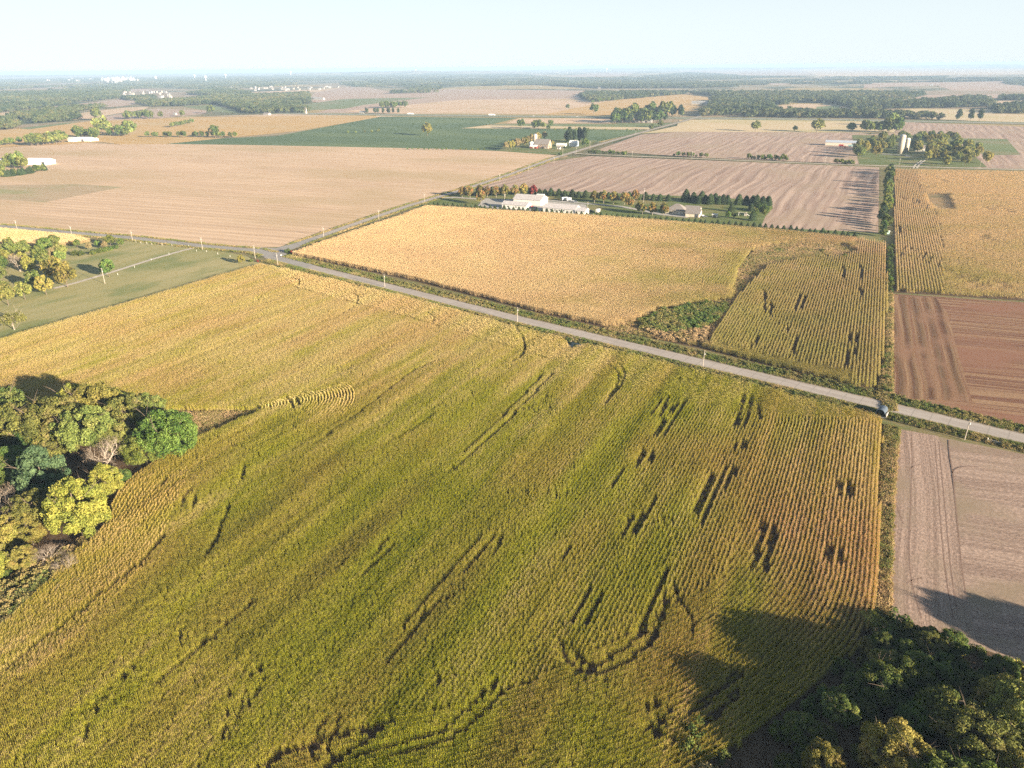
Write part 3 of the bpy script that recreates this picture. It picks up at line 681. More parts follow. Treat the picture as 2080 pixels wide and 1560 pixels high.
strip('driveway', [(884,403.5),(928,402.5),(986,406.5),(1045,407),(1120,409),(1200,415.5),(1262,421),(1310,430),(1340,436.5),(1398,443)], 6, .735, CONC)
sheet('farm_yard', [(985,404),(1045,406.5),(1110,410),(1190,417),(1194,428),(1184,441),(1100,437),(1015,429),(970,419)], .729, CONC)
sheet('farm_yard', [(1352,430),(1395,437),(1396,443),(1350,438)], .731, CONC)
strip('farm_track', [(1855,343),(1858,337),(1866,331),(1872,327)], 2.2, .75, GRAVEL); strip('farm_track', [(1862,343),(1866,337),(1872,331),(1880,326)], 2.2, .75, GRAVEL)
strip('driveway', [(1790,313.5),(1842,316.5),(1845,319)], 7, .75, CONC)

# ------------------------------------------------------------------ standing crops
def tone_at(px, py, ctl):
    """tone and rust share of the stand, interpolated between sampled spots of the field"""
    c = np.array(ctl, float); sx, sy = 160., 90.
    w = np.exp(-.5 * (((px[:, None] - c[None, :, 0]) / sx) ** 2 + ((py[:, None] - c[None, :, 1]) / sy) ** 2)) + 1e-7
    return (w @ c[:, 2]) / w.sum(1), (w @ c[:, 3]) / w.sum(1)
def straight_rows(poly, bearing, spacing, chunk):
    P = np.array(poly); a = rad(bearing); u = np.array([math.sin(a), math.cos(a)]); v = np.array([u[1], -u[0]])
    pu, pv = P @ u, P @ v
    vs = np.arange(pv.min(), pv.max(), spacing); us = np.arange(pu.min(), pu.max(), chunk)
    V, U = np.meshgrid(vs, us); U = U + (RNG.uniform(0, chunk, len(vs)))[None, :]
    X = (U.ravel()[:, None] * u + V.ravel()[:, None] * v); k = inpoly(X[:, 0], X[:, 1], poly); X = X[k]
    return X, np.full(len(X), -a)
def walk(line, chunk, off=0):
    """points every chunk metres along a polyline, with the row's turn"""
    L = np.array(line, float); seg = np.hypot(*np.diff(L, axis=0).T); s = np.concatenate([[0], np.cumsum(seg)])
    if s[-1] < chunk: return np.zeros((0, 2)), np.zeros(0)
    t = np.arange(RNG.uniform(0, chunk), s[-1], chunk); x = np.interp(t, s, L[:, 0]); y = np.interp(t, s, L[:, 1])
    i = np.clip(np.searchsorted(s, t) - 1, 0, len(seg) - 1); d = np.diff(L, axis=0)[i]
    return np.stack([x, y], 1), -np.arctan2(d[:, 0], d[:, 1])
def offset_rows(line, side, spacing, n, chunk, poly=None):
    L = np.array(smooth_line(line)); XS, RS = [], []
    for k in range(n):
        if len(L) < 4: break
        d = np.gradient(L, axis=0); d = d / (np.hypot(d[:, 0], d[:, 1])[:, None] + 1e-9); nn = np.stack([-d[:, 1], d[:, 0]], 1) * side
        if k: L = L + nn * spacing
        # drop folds, resample evenly
        seg = np.hypot(*np.diff(L, axis=0).T); s = np.concatenate([[0], np.cumsum(seg)]); t = np.arange(0, s[-1], 3.0)
        L = np.stack([np.interp(t, s, L[:, 0]), np.interp(t, s, L[:, 1])], 1)
        if len(L) > 5:
            for _ in range(2): L[1:-1] = (L[:-2] + L[1:-1] * 2 + L[2:]) / 4
        x, r = walk(L, chunk); XS.append(x); RS.append(r)
    X = np.concatenate(XS); Rr = np.concatenate(RS)
    if poly is not None: k = inpoly(X[:, 0], X[:, 1], poly); X, Rr = X[k], Rr[k]
    return X, Rr
def loft_rows(P, Q, n, chunk):
    def rs(L, m=60):
        L = np.array(smooth_line(L)); s = np.concatenate([[0], np.cumsum(np.hypot(*np.diff(L, axis=0).T))]); t = np.linspace(0, s[-1], m)
        return np.stack([np.interp(t, s, L[:, 0]), np.interp(t, s, L[:, 1])], 1)
    A, B = rs(P), rs(Q); XS, RS = [], []
    for k in range(n):
        x, r = walk(A + (B - A) * k / (n - 1), chunk); XS.append(x); RS.append(r)
    return np.concatenate(XS), np.concatenate(RS)

# ---- near field
F1 = GP([(-300,802),(0,699),(530,543),(600,558),(870,623),(1050,674),(1143,698),(1160,716),(1192,709),(1430,768),(1780,855),(1793,867),(1785,1000),(1776,1252),(1735,1332),(1640,1422),(1500,1527),(1380,1597),(1150,1690),(-500,1690),(-400,1500),(0,1288),(103,1192),(164,1132),(218,1082),(243,1012),(303,957),(421,892),(533,840),(330,838),(200,845),(0,838),(-300,868)])
E1 = GP([(1793,867),(1785,1000),(1777,1200),(1764,1280),(1735,1335),(1640,1425),(1500,1530),(1380,1600),(1150,1690),(700,1850),(0,2050)])
Z1 = GP([(1800,866),(1790,1000),(1780,1255),(1738,1338),(1643,1428),(1503,1533),(1383,1603),(1150,1700),(400,1700),(560,1545),(700,1500),(1000,1432),(1150,1370),(1280,1300),(1390,1230),(1445,1203),(1475,1170),(1500,1090),(1516,980),(1530,866)])
Z2 = GP([(530,530),(600,592),(870,665),(1130,745),(1280,797),(1480,847),(1560,852),(1800,866),(1780,850),(1430,760),(1050,665),(870,615),(600,550)])
RD = GP(MAIN)
Q3 = GP([(700,792),(718,800),(722,818),(716,836),(692,863),(640,893),(540,940)]); P3 = GP([(528,836),(534,838),(536,842),(532,847),(505,858),(470,874),(430,894)])
Z3 = GP([(528,834),(700,790),(720,800),(724,818),(717,838),(693,865),(641,895),(540,943),(425,895),(500,858)])
L4 = GP([(560,826),(530,840),(420,892),(303,957),(243,1012),(218,1082),(164,1132),(103,1192),(0,1288),(-150,1400),(-420,1560),(-800,1750)])
Z4 = GP([(560,826),(420,889),(300,954),(240,1010),(214,1080),(160,1130),(98,1190),(-5,1286),(-150,1400),(60,1400),(200,1270),(300,1160),(345,1080),(370,1010),(400,960),(455,920)])
parts = []
def outside(X, R_, polys):
    k = np.ones(len(X), bool)
    for p in polys: k &= ~inpoly(X[:, 0], X[:, 1], p)
    return X[k], R_[k]
def inside(X, R_, p): k = inpoly(X[:, 0], X[:, 1], p); return X[k], R_[k]
ROWD = 26.7; SP = 1.08; CH = 1.0
X, R_ = straight_rows(F1, ROWD, SP, CH); parts.append(outside(X, R_, [Z1, Z2, Z3, Z4]))
X, R_ = offset_rows(E1, -1, SP, 48, CH, Z1); parts.append(inside(X, R_, F1))
roff = [(p[0], p[1]) for p in RD[:6]]
X, R_ = offset_rows(roff, -1, SP, 44, CH, Z2); parts.append(inside(X, R_, F1))
parts.append(loft_rows(P3, Q3, 30, CH))
X, R_ = offset_rows(L4, 1, SP, 75, CH, Z4); X, R_ = outside(X, R_, [Z3]); parts.append(inside(X, R_, F1))
X = np.concatenate([p[0] for p in parts]); R_ = np.concatenate([p[1] for p in parts])
# corners that no curved row reached are planted straight
def cells(A, dx=0, dy=0): return (np.floor(A[:, 0] / 1.3).astype(np.int64) + dx) * 100003 + np.floor(A[:, 1] / 1.3).astype(np.int64) + dy
ia, ib = G(1150, 1372), G(700, 1500); IB = math.degrees(math.atan2(ia[0] - ib[0], ia[1] - ib[1]))
for fp_, fb in ((Z1, IB), (F1, ROWD)):
    occ = np.unique(cells(X)); Xf, Rf = straight_rows(fp_, fb, SP, CH); Xf, Rf = inside(Xf, Rf, F1); k = np.zeros(len(Xf), bool)
    for dx, dy in ((0, 0), (1, 0), (-1, 0), (0, 1), (0, -1)): k |= np.isin(cells(Xf, dx, dy), occ)
    X = np.concatenate([X, Xf[~k]]); R_ = np.concatenate([R_, Rf[~k]])
RUTS = [[(890,742),(838,763),(746,840),(640,915)],[(1123,769),(1054,844),(962,932),(915,971)],[(1104,769),(1035,844),(942,930)],[(888,851),(858,875),(785,917)],
 [(1235,752),(1256,768),(1258,778),(1250,800),(1235,815)],[(1255,750),(1268,765),(1268,778),(1258,798),(1230,832)],
 [(1342,822),(1322,855)],[(1358,819),(1339,858)],[(1376,829),(1360,850)],[(1393,822),(1378,853),(1366,868),(1347,901)],[(1350,865),(1329,898)],
 [(1309,927),(1290,963)],[(1329,929),(1317,950)],[(1265,966),(1244,1002)],[(1331,1025),(1287,1100)],[(1282,1064),(1265,1100)],
 [(1447,976),(1411,1058)],[(1474,960),(1424,1080)],[(1491,963),(1471,1009)],[(1512,811),(1499,862),(1491,878)],[(1526,816),(1517,862),(1509,878)],[(1540,829),(1543,865)],
 [(1494,911),(1491,927)],[(1514,911),(1507,927)],[(1551,1074),(1527,1172)],[(1573,1081),(1550,1175)],[(1702,992),(1702,1022)],[(1724,992),(1723,1025)],
 [(1684,1123),(1679,1159)],[(1706,1130),(1705,1159)],[(981,1104),(916,1175),(825,1283),(819,1296)],[(1005,1106),(938,1180)],[(912,1223),(868,1257),(816,1331),(790,1357)],
 [(1199,1212),(1163,1279)],[(1223,1218),(1188,1283)],[(1357,1171),(1307,1279),(1301,1301)],[(1355,1231),(1327,1314)],[(1368,1205),(1379,1240),(1405,1270),(1405,1300)],
 [(1141,1322),(1150,1361),(1180,1383),(1219,1387),(1253,1376),(1282,1353),(1331,1314)],[(1165,1335),(1184,1363),(1214,1368),(1262,1337),(1310,1300)],[(1158,1127),(1143,1151)],
 [(801,1121),(738,1182)],[(786,1110),(760,1145)],[(712,1149),(686,1171)],[(1007,1400),(981,1430),(942,1461),(912,1495),(860,1513),(782,1534),(725,1550)],
 [(1037,1409),(998,1448),(946,1500),(877,1534),(795,1552)],[(665,1474),(648,1504),(639,1530),(643,1556)],[(693,1478),(676,1513),(669,1534),(678,1556)],
 [(1500,1383),(1400,1465)],[(1500,1418),(1431,1485)],[(1030,640),(1057,690),(1068,712),(1060,735),(1040,745)],[(1060,692),(1070,712),(1062,735)],[(870,645),(884,655),(880,664)],
 [(715,605),(731,612),(726,628),(690,650)],[(590,574),(612,578),(608,588)],[(372,1045),(378,1020),(392,1008)],[(396,1045),(400,1022)],[(468,1042),(440,1120),(420,1145)],[(340,1100),(300,1150),(240,1200),(130,1290),(0,1390)],
 [(330,1000),(346,985)],[(600,842),(592,830),(584,818)],[(612,836),(603,822)],[(500,960),(495,985)],[(1020,1108),(1003,1140)],[(520,1235),(440,1310),(330,1400)]]
keep = np.ones(len(X), bool); low_ = np.zeros(len(X), bool)
for ru in RUTS:
    L = GP(ru); d = dist_line(X[:, 0], X[:, 1], smooth_line(L, 2) if len(L) > 2 else L)
    bare_ = d < ((.78 if ru[0][0] > 1240 else .6) if len(ru) < 4 else .58)
    low_ |= bare_ & (RNG.uniform(0, 1, len(X)) < .4); keep &= ~bare_
keep &= ~((vnoise(X[:, 0] / 14, X[:, 1] / 14, 5) > .9) & (RNG.uniform(0, 1, len(X)) < .2))
keep |= low_; X, R_, low_ = X[keep], R_[keep], low_[keep]
CTL = [(100,720,.72,.1),(300,620,.78,.1),(500,570,.75,.1),(560,640,.88,.15),(700,620,.8,.1),(900,650,.95,.25),(1050,690,.9,.15),(250,760,.7,.1),(450,760,.62,.1),(650,720,.85,.2),(850,720,.6,.1),(1000,760,.5,.05),
 (420,830,.7,.1),(600,870,.45,.05),(800,850,.42,.05),(1000,850,.48,.1),(1200,770,.45,.0),(1400,800,.42,.0),(1600,820,.45,.05),(1700,840,.6,.1),(1200,900,.45,.1),(1400,950,.5,.15),(1600,950,.62,.5),(1720,900,.75,.5),(1700,1000,.7,.8),
 (1700,1100,.68,.8),(1780,1000,.95,.5),(1775,1200,.95,.6),(1500,1100,.5,.25),(1300,1100,.42,.1),(1000,1000,.42,.05),(800,1000,.36,.1),(600,1000,.36,.1),(450,960,.4,.1),(300,1000,.6,.3),(250,1080,.7,.6),(330,1060,.5,.3),(500,1100,.33,.1),
 (700,1150,.34,.15),(900,1200,.42,.2),(1100,1250,.42,.1),(1300,1200,.42,.1),(1480,1230,.45,.1),(1400,1350,.72,.6),(1330,1400,.6,.4),(1600,1350,.35,.2),(1500,1450,.4,.2),(200,1200,.62,.3),(350,1180,.5,.4),(0,1300,.66,.2),
 (200,1350,.5,.2),(400,1300,.38,.15),(600,1300,.40,.2),(350,1450,.66,.3),(100,1500,.62,.1),(600,1500,.5,.2),(750,1400,.5,.2),(900,1500,.36,.05),(1100,1450,.4,.05),(1250,1500,.6,.3),(1400,1540,.5,.1),(0,1440,.55,.1)]
px, py = proj(X[:, 0], X[:, 1]); tone, red = tone_at(px, py, CTL)
ca, sa = math.cos(rad(ROWD)), math.sin(rad(ROWD)); U = X[:, 0] * sa + X[:, 1] * ca; V = X[:, 0] * ca - X[:, 1] * sa
tone = tone - .10 * np.clip((py - 740) / 120, 0, 1) + .20 * (vnoise(U / 60, V / 4, 1) - .5) + .20 * (vnoise(U / 12, V / 7, 2) - .5) + .26 * (vnoise(V / 2.4, U / 60, 3) - .5) + RNG.normal(0, .05, len(X))
red = np.clip(red * 1.2 + .5 * (vnoise(U / 30, V / 11, 6) - .62), 0, 1)
hgt = 1 + .22 * (vnoise(U / 70, V / 7, 4) - .5) + .14 * (vnoise(U / 40, V / 2.2, 44) - .5) + RNG.normal(0, .03, len(X)); hgt = np.where(low_, .3, hgt)
far1 = py < 760
scl = np.stack([np.full(len(X), 1.0), np.full(len(X), 1.02), hgt], 1)
scatter('standing_corn', X, R_, scl, near_corn, 'green and yellow standing corn in long rows, filling the near field below the road', 'corn', tone, red, GZ)

# ---- golden field across the road, and the striped corn to its east
F2 = GP([(602,517),(868,423),(1250,446),(1560,470),(1740,488),(1798,498),(1802,600),(1795,720),(1778,795),(1715,783),(1430,710),(1252,671),(1090,635),(850,573),(640,529),(596,521)])
WET = GP([(1225,672),(1300,652),(1330,635),(1420,618),(1490,610),(1487,585),(1500,540),(1540,505),(1600,495),(1720,500),(1745,515),(1710,525),(1640,528),(1560,545),(1525,580),(1495,612),(1470,650),(1432,708),(1345,693)])
ZE = GP([(1745,487),(1800,496),(1810,600),(1800,800),(1700,800),(1660,755),(1430,705),(1470,650),(1495,612),(1530,575),(1562,540),(1720,520),(1735,512)])
HEAD = GP([(1430,700),(1500,716),(1560,733),(1640,750),(1730,762),(1725,790),(1425,720)])
Xe, Re = straight_rows(F2, 26.0, 1.4, 4.0); k = inpoly(Xe[:, 0], Xe[:, 1], ZE) & ~inpoly(Xe[:, 0], Xe[:, 1], WET) & ~inpoly(Xe[:, 0], Xe[:, 1], HEAD); Xe, Re = Xe[k], Re[k]
Xw, Rw = straight_rows(F2, 115, 1.15, 4.0); k = ~inpoly(Xw[:, 0], Xw[:, 1], WET) & (~inpoly(Xw[:, 0], Xw[:, 1], ZE) | inpoly(Xw[:, 0], Xw[:, 1], HEAD)); Xw, Rw = Xw[k], Rw[k]
# a block of rows west of the wet ground that runs north
ZB = GP([(1365,565),(1380,545),(1440,525),(1500,510),(1535,505),(1500,545),(1490,588),(1420,582)])
k = ~inpoly(Xw[:, 0], Xw[:, 1], ZB); Xw, Rw = Xw[k], Rw[k]
Xb, Rb = straight_rows(ZB, 26.0, 1.5, 4.0)
X = np.concatenate([Xe, Xw, Xb]); R_ = np.concatenate([Re, Rw, Rb]); keep = np.ones(len(X), bool)
for ru in [[(1624,607),(1614,639)],[(1634,610),(1625,639)],[(1618,694),(1611,728)],[(1725,685),(1725,705)],[(1739,688),(1738,705)],[(1725,717),(1714,757)],[(1739,717),(1737,730)],[(1601,672),(1599,682)],[(1566,625),(1564,650)],[(1540,695),(1526,710)],[(1553,598),(1553,640)],[(1712,545),(1714,575)],[(1748,545),(1748,575)],[(1747,590),(1747,610)]]:
    keep &= dist_line(X[:, 0], X[:, 1], GP(ru)) > .8
X, R_ = X[keep], R_[keep]; px, py = proj(X[:, 0], X[:, 1])
CTL2 = [(700,500,1.15,.1),(640,520,.75,.1),(900,450,1.1,.05),(900,520,1.05,.1),(1100,480,1.1,.05),(1300,500,1.1,.05),(1500,490,1.0,.05),(800,540,1.0,.5),(1000,580,1.0,.3),(900,570,.9,.1),(1100,620,.95,.1),(1200,600,1.05,.15),(1200,650,.6,.0),(1300,630,.38,.0),
 (1400,600,.38,.0),(1480,530,.5,.05),(1560,492,.62,.05),(1350,570,1.0,.1),(1440,560,.8,.3),(1620,530,.6,.1),(1520,560,.7,.1),(1500,640,.55,.1),(1550,690,.6,.3),(1650,600,.7,.7),(1700,560,.75,.8),(1750,520,.9,.7),(1650,700,.65,.4),(1750,650,.65,.6),(1760,740,.45,.2),(1560,730,.6,.1),(1700,760,.5,.1),(1790,600,.9,.7),(1740,480,1.1,.4)]
tone, red = tone_at(px, py, CTL2); tone = tone - .22 * np.clip((px - 1400) / 150, 0, 1) * np.clip((py - 500) / 40, 0, 1) + .3 * (vnoise(X[:, 0] / 30, X[:, 1] / 18, 8) - .5) + .15 * (vnoise(X[:, 0] / 6, X[:, 1] / 6, 9) - .5) + RNG.normal(0, .05, len(X))
red = np.clip(red + .4 * (vnoise(X[:, 0] / 20, X[:, 1] / 20, 11) - .6), 0, 1)
scatter('standing_corn', X, R_, np.stack([np.full(len(X), 1.0)] * 2 + [.95 + .1 * vnoise(X[:, 0] / 20, X[:, 1] / 20, 12)], 1), far_corn, 'golden ripe corn across the road, striped with green rows towards its eastern end', 'corn', tone, red, GZ)
# ---- eastern field beyond the brown one
F3 = GP([(1816,347),(2140,353),(2140,616),(2080,611),(1930,601),(1816,594)]); ZN = GP([(1810,340),(1858,345),(1905,450),(1912,500),(1916,600),(1812,600)])
Xa, Ra = straight_rows(F3, 26, 1.6, 5.0); Xa, Ra = inside(Xa, Ra, ZN); Xc, Rc = straight_rows(F3, 108, 1.9, 5.0); Xc, Rc = outside(Xc, Rc, [ZN])
BARE3 = [GP([(1868,395),(1930,397),(1940,430),(1905,428),(1880,410)])]; Xc, Rc = outside(Xc, Rc, BARE3)
X = np.concatenate([Xa, Xc]); R_ = np.concatenate([Ra, Rc]); k = RNG.uniform(0, 1, len(X)) > np.where(vnoise(X[:, 0] / 25, X[:, 1] / 40, 15) > .85, .35, 0); X, R_ = X[k], R_[k]
px, py = proj(X[:, 0], X[:, 1])
CTL3 = [(1830,380,1.0,.6),(1830,480,1.0,.5),(1850,560,.5,.3),(1900,580,.45,.2),(1950,400,1.0,.2),(2050,380,.9,.1),(2050,480,.95,.1),(1960,500,.9,.1),(2000,600,.6,.0),(2050,560,.85,.1),(1950,450,.85,.1)]
tone, red = tone_at(px, py, CTL3); tone = tone + .3 * (vnoise(X[:, 0] / 40, X[:, 1] / 18, 16) - .5) + RNG.normal(0, .06, len(X))
scatter('standing_corn', X, R_, np.stack([np.full(len(X), 1.15)] * 2 + [np.full(len(X), .95)], 1), far_corn, 'ripe yellow corn in the eastern field beyond the brown ground', 'corn', tone, np.clip(red, 0, 1), GZ)
# ---- small ripe field at the western edge
F4 = GP([(-300,452),(0,469),(150,483),(186,493),(120,504),(60,514),(0,528),(-300,598)])
X, R_ = straight_rows(F4, 115, 1.6, 4.0)
scatter('standing_corn', X, R_, np.ones(len(X)), far_corn, 'small yellow field of corn between the western road and the wood', 'corn', np.clip(.85 + .3 * (vnoise(X[:, 0] / 25, X[:, 1] / 20, 18) - .5), 0, 2), None, GZ)

# ------------------------------------------------------------------ weeds and rough grass
def fill(poly, n, px=True):
    P = GP(poly) if px else poly; A = np.array(P); lo, hi = A.min(0), A.max(0); out = np.zeros((0, 2))
    while len(out) < n:
        q = RNG.uniform(lo, hi, (n * 2, 2)); out = np.concatenate([out, q[inpoly(q[:, 0], q[:, 1], P)]])
    return out[:n]
def along(line, n, o1, o2, px=True):
    L = np.array(GP(line) if px else line); s = np.concatenate([[0], np.cumsum(np.hypot(*np.diff(L, axis=0).T))]); t = RNG.uniform(0, s[-1], n)
    x = np.interp(t, s, L[:, 0]); y = np.interp(t, s, L[:, 1]); i = np.clip(np.searchsorted(s, t) - 1, 0, len(L) - 2); d = unit(np.diff(L, axis=0)[i])
    o = RNG.uniform(o1, o2, n); return np.stack([x - d[:, 1] * o, y + d[:, 0] * o], 1)
def weedy(name, X, protos, label, base=.4, redv=.15, s=(.6, 1.3), cat='grass'):
    n = len(X); t = base + .7 * (vnoise(X[:, 0] / 9, X[:, 1] / 9, 21) - .5) + .3 * (vnoise(X[:, 0] / 2.5, X[:, 1] / 2.5, 22) - .5) + RNG.normal(0, .1, n)
    scatter(name, X, RNG.uniform(0, 6.28, n), RNG.uniform(*s, n), protos, label, cat, t, np.clip(redv + .5 * (vnoise(X[:, 0] / 7, X[:, 1] / 7, 23) - .5), 0, 1), GZ, .12)
MS = [(560,526),(600,536.5),(1050,650),(1300,709.7),(1790,826.5),(2080,895),(2300,947)]
weedy('roadside_grass', np.concatenate([along(MS, 9000, -11, -4.9), along(MS, 8000, 4.9, 11.5)]), tufts, 'rough grass along both sides of the paved road', .42, .15)
weedy('roadside_weeds', np.concatenate([along(MS[1:], 900, -10.5, -7.5), along(MS[1:], 1300, 7.5, 12)]), weeds, 'dark weeds growing in the ditches of the paved road', .2, .4, (.35, .9), 'weeds')
weedy('roadside_grass', np.concatenate([along(NE[2:8], 3000, -8, -4.6), along(NE[2:8], 3000, 4.6, 8), along(WEST, 2500, -8.5, -4.6), along(WEST, 2000, 4.6, 8)]), tufts, 'rough grass beside the western and northern roads', .5, .25)
weedy('border_grass', np.concatenate([fill(NEAR[15][2], 2600), fill([(1800,600),(1813,600),(1812,800),(1822,838),(1797,838),(1783,800),(1799,720)], 2600)]), tufts, 'dry grass in the narrow strips between the fields east of the corn', .72, .35)
weedy('border_weeds', np.concatenate([fill(NEAR[15][2], 50), fill([(1800,500),(1813,500),(1812,800),(1820,836),(1797,836),(1783,800),(1799,720)], 260)]), weeds, 'weeds in the narrow strips between the fields east of the corn', .3, .3, (.3, .8), 'weeds')
weedy('border_grass', np.concatenate([fill(NEAR[16][2], 4200), fill([(330,843),(530,839),(420,891),(360,920)], 2200)]), tufts, 'dry tangled grass between the western trees and the corn', .7, .4)
weedy('border_weeds', fill(NEAR[16][2], 620), weeds, 'grey green weeds between the western trees and the corn', .4, .3, (.6, 1.5), 'weeds')
weedy('meadow_grass', np.concatenate([fill([(1225,670),(1300,652),(1330,635),(1420,618),(1495,610),(1470,650),(1432,705),(1345,693)], 5000), fill([(1487,585),(1500,540),(1540,505),(1600,495),(1720,500),(1745,515),(1640,528),(1560,545),(1525,580),(1495,612)], 6500)]), tufts, 'brown rough grass round the wet hollow inside the golden field', .72, .45)
weedy('wetland_reeds', fill([(1300,655),(1335,638),(1420,622),(1470,620),(1478,632),(1455,655),(1420,672),(1350,680),(1300,672)], 1500), weeds, 'bright green reeds in the wet hollow beside the road', .22, .0, (.6, 1.4), 'reeds')
weedy('wetland_reeds', fill([(1300,672),(1350,680),(1420,672),(1440,668),(1430,702),(1345,692)], 420), weeds, 'pale seeding weeds between the green reeds and the road', .8, .2, (.5, 1.2), 'weeds')

# ------------------------------------------------------------------ far woods
WOODS = [
 [(-500,162),(0,158.5),(250,156),(520,154),(700,150.5),(700,163),(520,178),(420,182),(330,178),(245,183),(240,200),(100,216),(0,229),(-500,262)],
 [(700,153),(1040,150),(1130,159),(1300,157),(1400,147),(1480,150),(1480,200),(1400,190.5),(1240,205),(1190,197),(1200,184.5),(960,181.5),(900,181),(760,178),(700,174)],
 [(1480,150),(1500,155),(1660,157),(2080,156),(2300,154),(2300,165),(1757,168),(1750,181),(1830,187),(1900,187),(1838,203),(1750,206),(1733,225),(1700,211),(1629,209),(1600,208),(1480,204)],
 [(700,148),(860,147),(1000,147.5),(840,150)],[(1000,142),(1130,143),(1060,146)],[(1200,141.5),(1400,140),(1330,143.5)],[(1480,142),(1640,143.5),(1560,146)],[(1700,145),(1820,144),(1790,146.5)],[(1920,139.5),(2080,138.5),(2060,141)],[(1400,138.6),(1520,138),(1500,139.5)],[(1733,225),(1750,206),(1851,211),(1952,202),(2003,202),(2016,218),(1952,219),(1818,221)],
 [(2030,194),(2074,189),(2110,193),(2110,204),(2033,204)],[(2020,221),(2080,216),(2140,216),(2140,231),(2020,231)],[(2046,165),(2140,163),(2140,175),(2048,172)],
 [(1447,204),(1599,202),(1602,213),(1562,214),(1575,229),(1424,237),(1430,228),(1447,218)],
 [(1575,229),(1700,232),(1935,239),(1932,244),(1700,240),(1500,238)],
 [(276,211),(367,206),(437,199),(623,192),(629,207),(623,229),(505,231),(464,218),(431,212),(370,216),(316,217)],
 [(380,192),(448,182),(512,191),(437,196)],[(249,201),(313,199),(313,205),(249,206)],[(20,238),(151,221),(236,215),(165,226),(67,245)],
 [(71,246),(162,236),(162,243),(74,251)],[(-60,241),(20,246),(37,259),(10,265),(-60,268)],[(1181,199),(1188,187),(1272,184),(1316,191),(1309,199),(1252,202),(1205,209)],
 [(1809,173.5),(1817,170.5),(1905,170.5),(1903,174),(1817,175.5)],[(788,189),(878,180),(932,186),(932,188),(794,190.5)]]

def woods(poly_px, d_lo, d_hi, spacing):
    A = np.array(GP(poly_px)); lo, hi = A.min(0), A.max(0); lo = np.maximum(lo, -d_hi); hi = np.minimum(hi, d_hi)
    if (hi <= lo).any(): return np.zeros((0, 2))
    n = int(min(((hi - lo).prod()) / spacing ** 2, 400000)); q = RNG.uniform(lo, hi, (max(n, 1), 2)); d = np.hypot(q[:, 0], q[:, 1]); q = q[(d > d_lo) & (d <= d_hi)]
    q = q[inpoly(q[:, 0], q[:, 1], [tuple(a) for a in A])]
    ux, uy = proj(q[:, 0], q[:, 1]); q = q[(ux > -60) & (ux < 2140)]
    k = np.ones(len(q), bool)
    for i, f in enumerate(FAR[:25]):
        if i in (17, 18, 20): continue
        k &= ~inpoly(q[:, 0], q[:, 1], FARP[i])
    k &= (np.hypot(q[:, 0], q[:, 1]) < 3600) | (vnoise(q[:, 0] / 900, q[:, 1] / 520, 41) < .60)
    return q[k]
def wood_obj(name, X, protos, label, s, zf=1.0):
    n = len(X); t = .42 + .7 * (vnoise(X[:, 0] / 160, X[:, 1] / 160, 31) - .5) + RNG.normal(0, .16, n)
    sc_ = RNG.uniform(*s, n); scatter(name, X, RNG.uniform(0, 6.28, n), np.stack([sc_, sc_, sc_ * zf], 1), protos, label, 'woods', t, np.clip(RNG.normal(.1, .15, n), 0, 1), 0, .04)
mid = np.concatenate([woods(w, 800, 5200, 13.5) for w in WOODS]); wood_obj('distant_wood', mid, wood_mid, 'blue green woods filling the valleys beyond the highway', (.75, 1.35))
farw = np.concatenate([woods(w, 5200, 15500, 74) for w in WOODS]); wood_obj('horizon_wood', farw, wood_far, 'hazy dark woods along the horizon', (.8, 1.5), .5)
print('SCATTER', len(mid), len(farw))
# low wooded ridges at the skyline
def ridge(px0, px1, dist, hh, label):
    n = 60; V = []; F = []
    for j in range(7):
        for i in range(n + 1):
            t = i / n; x, _ = G(px0 + (px1 - px0) * t, 150); d = Vector(G(px0 + (px1 - px0) * t, 151)).normalized() * (dist + (j - 3) * 420)
            e = math.sin(math.pi * t) ** .6 * math.cos((j - 3) / 3 * math.pi / 2); k = float(vnoise(np.array([t * 9 + dist]), np.array([j * .5]), 3)[0])
            V.append((d.x, d.y, max(hh * e * (.65 + .6 * k), 0) - 1.5))
    for j in range(6):
        for i in range(n): a = j * (n + 1) + i; F.append((a, a + 1, a + n + 2, a + n + 1))
    me = bpy.data.meshes.new('hills'); me.from_pydata(V, [], F); me.materials.append(GM); me.polygons.foreach_set('use_smooth', [True] * len(F))
    o = bpy.data.objects.new('hills', me); COL.objects.link(o); tag(o, label, None, None, 'structure')
ridge(520, 1100, 16500, 62, 'low blue ridge on the horizon'); ridge(-400, 330, 21000, 55, 'faint ridge behind the distant town')
ridge(1050, 1700, 24000, 60, 'long low rise on the skyline'); ridge(1600, 2400, 26000, 60, 'faint rise at the eastern skyline')

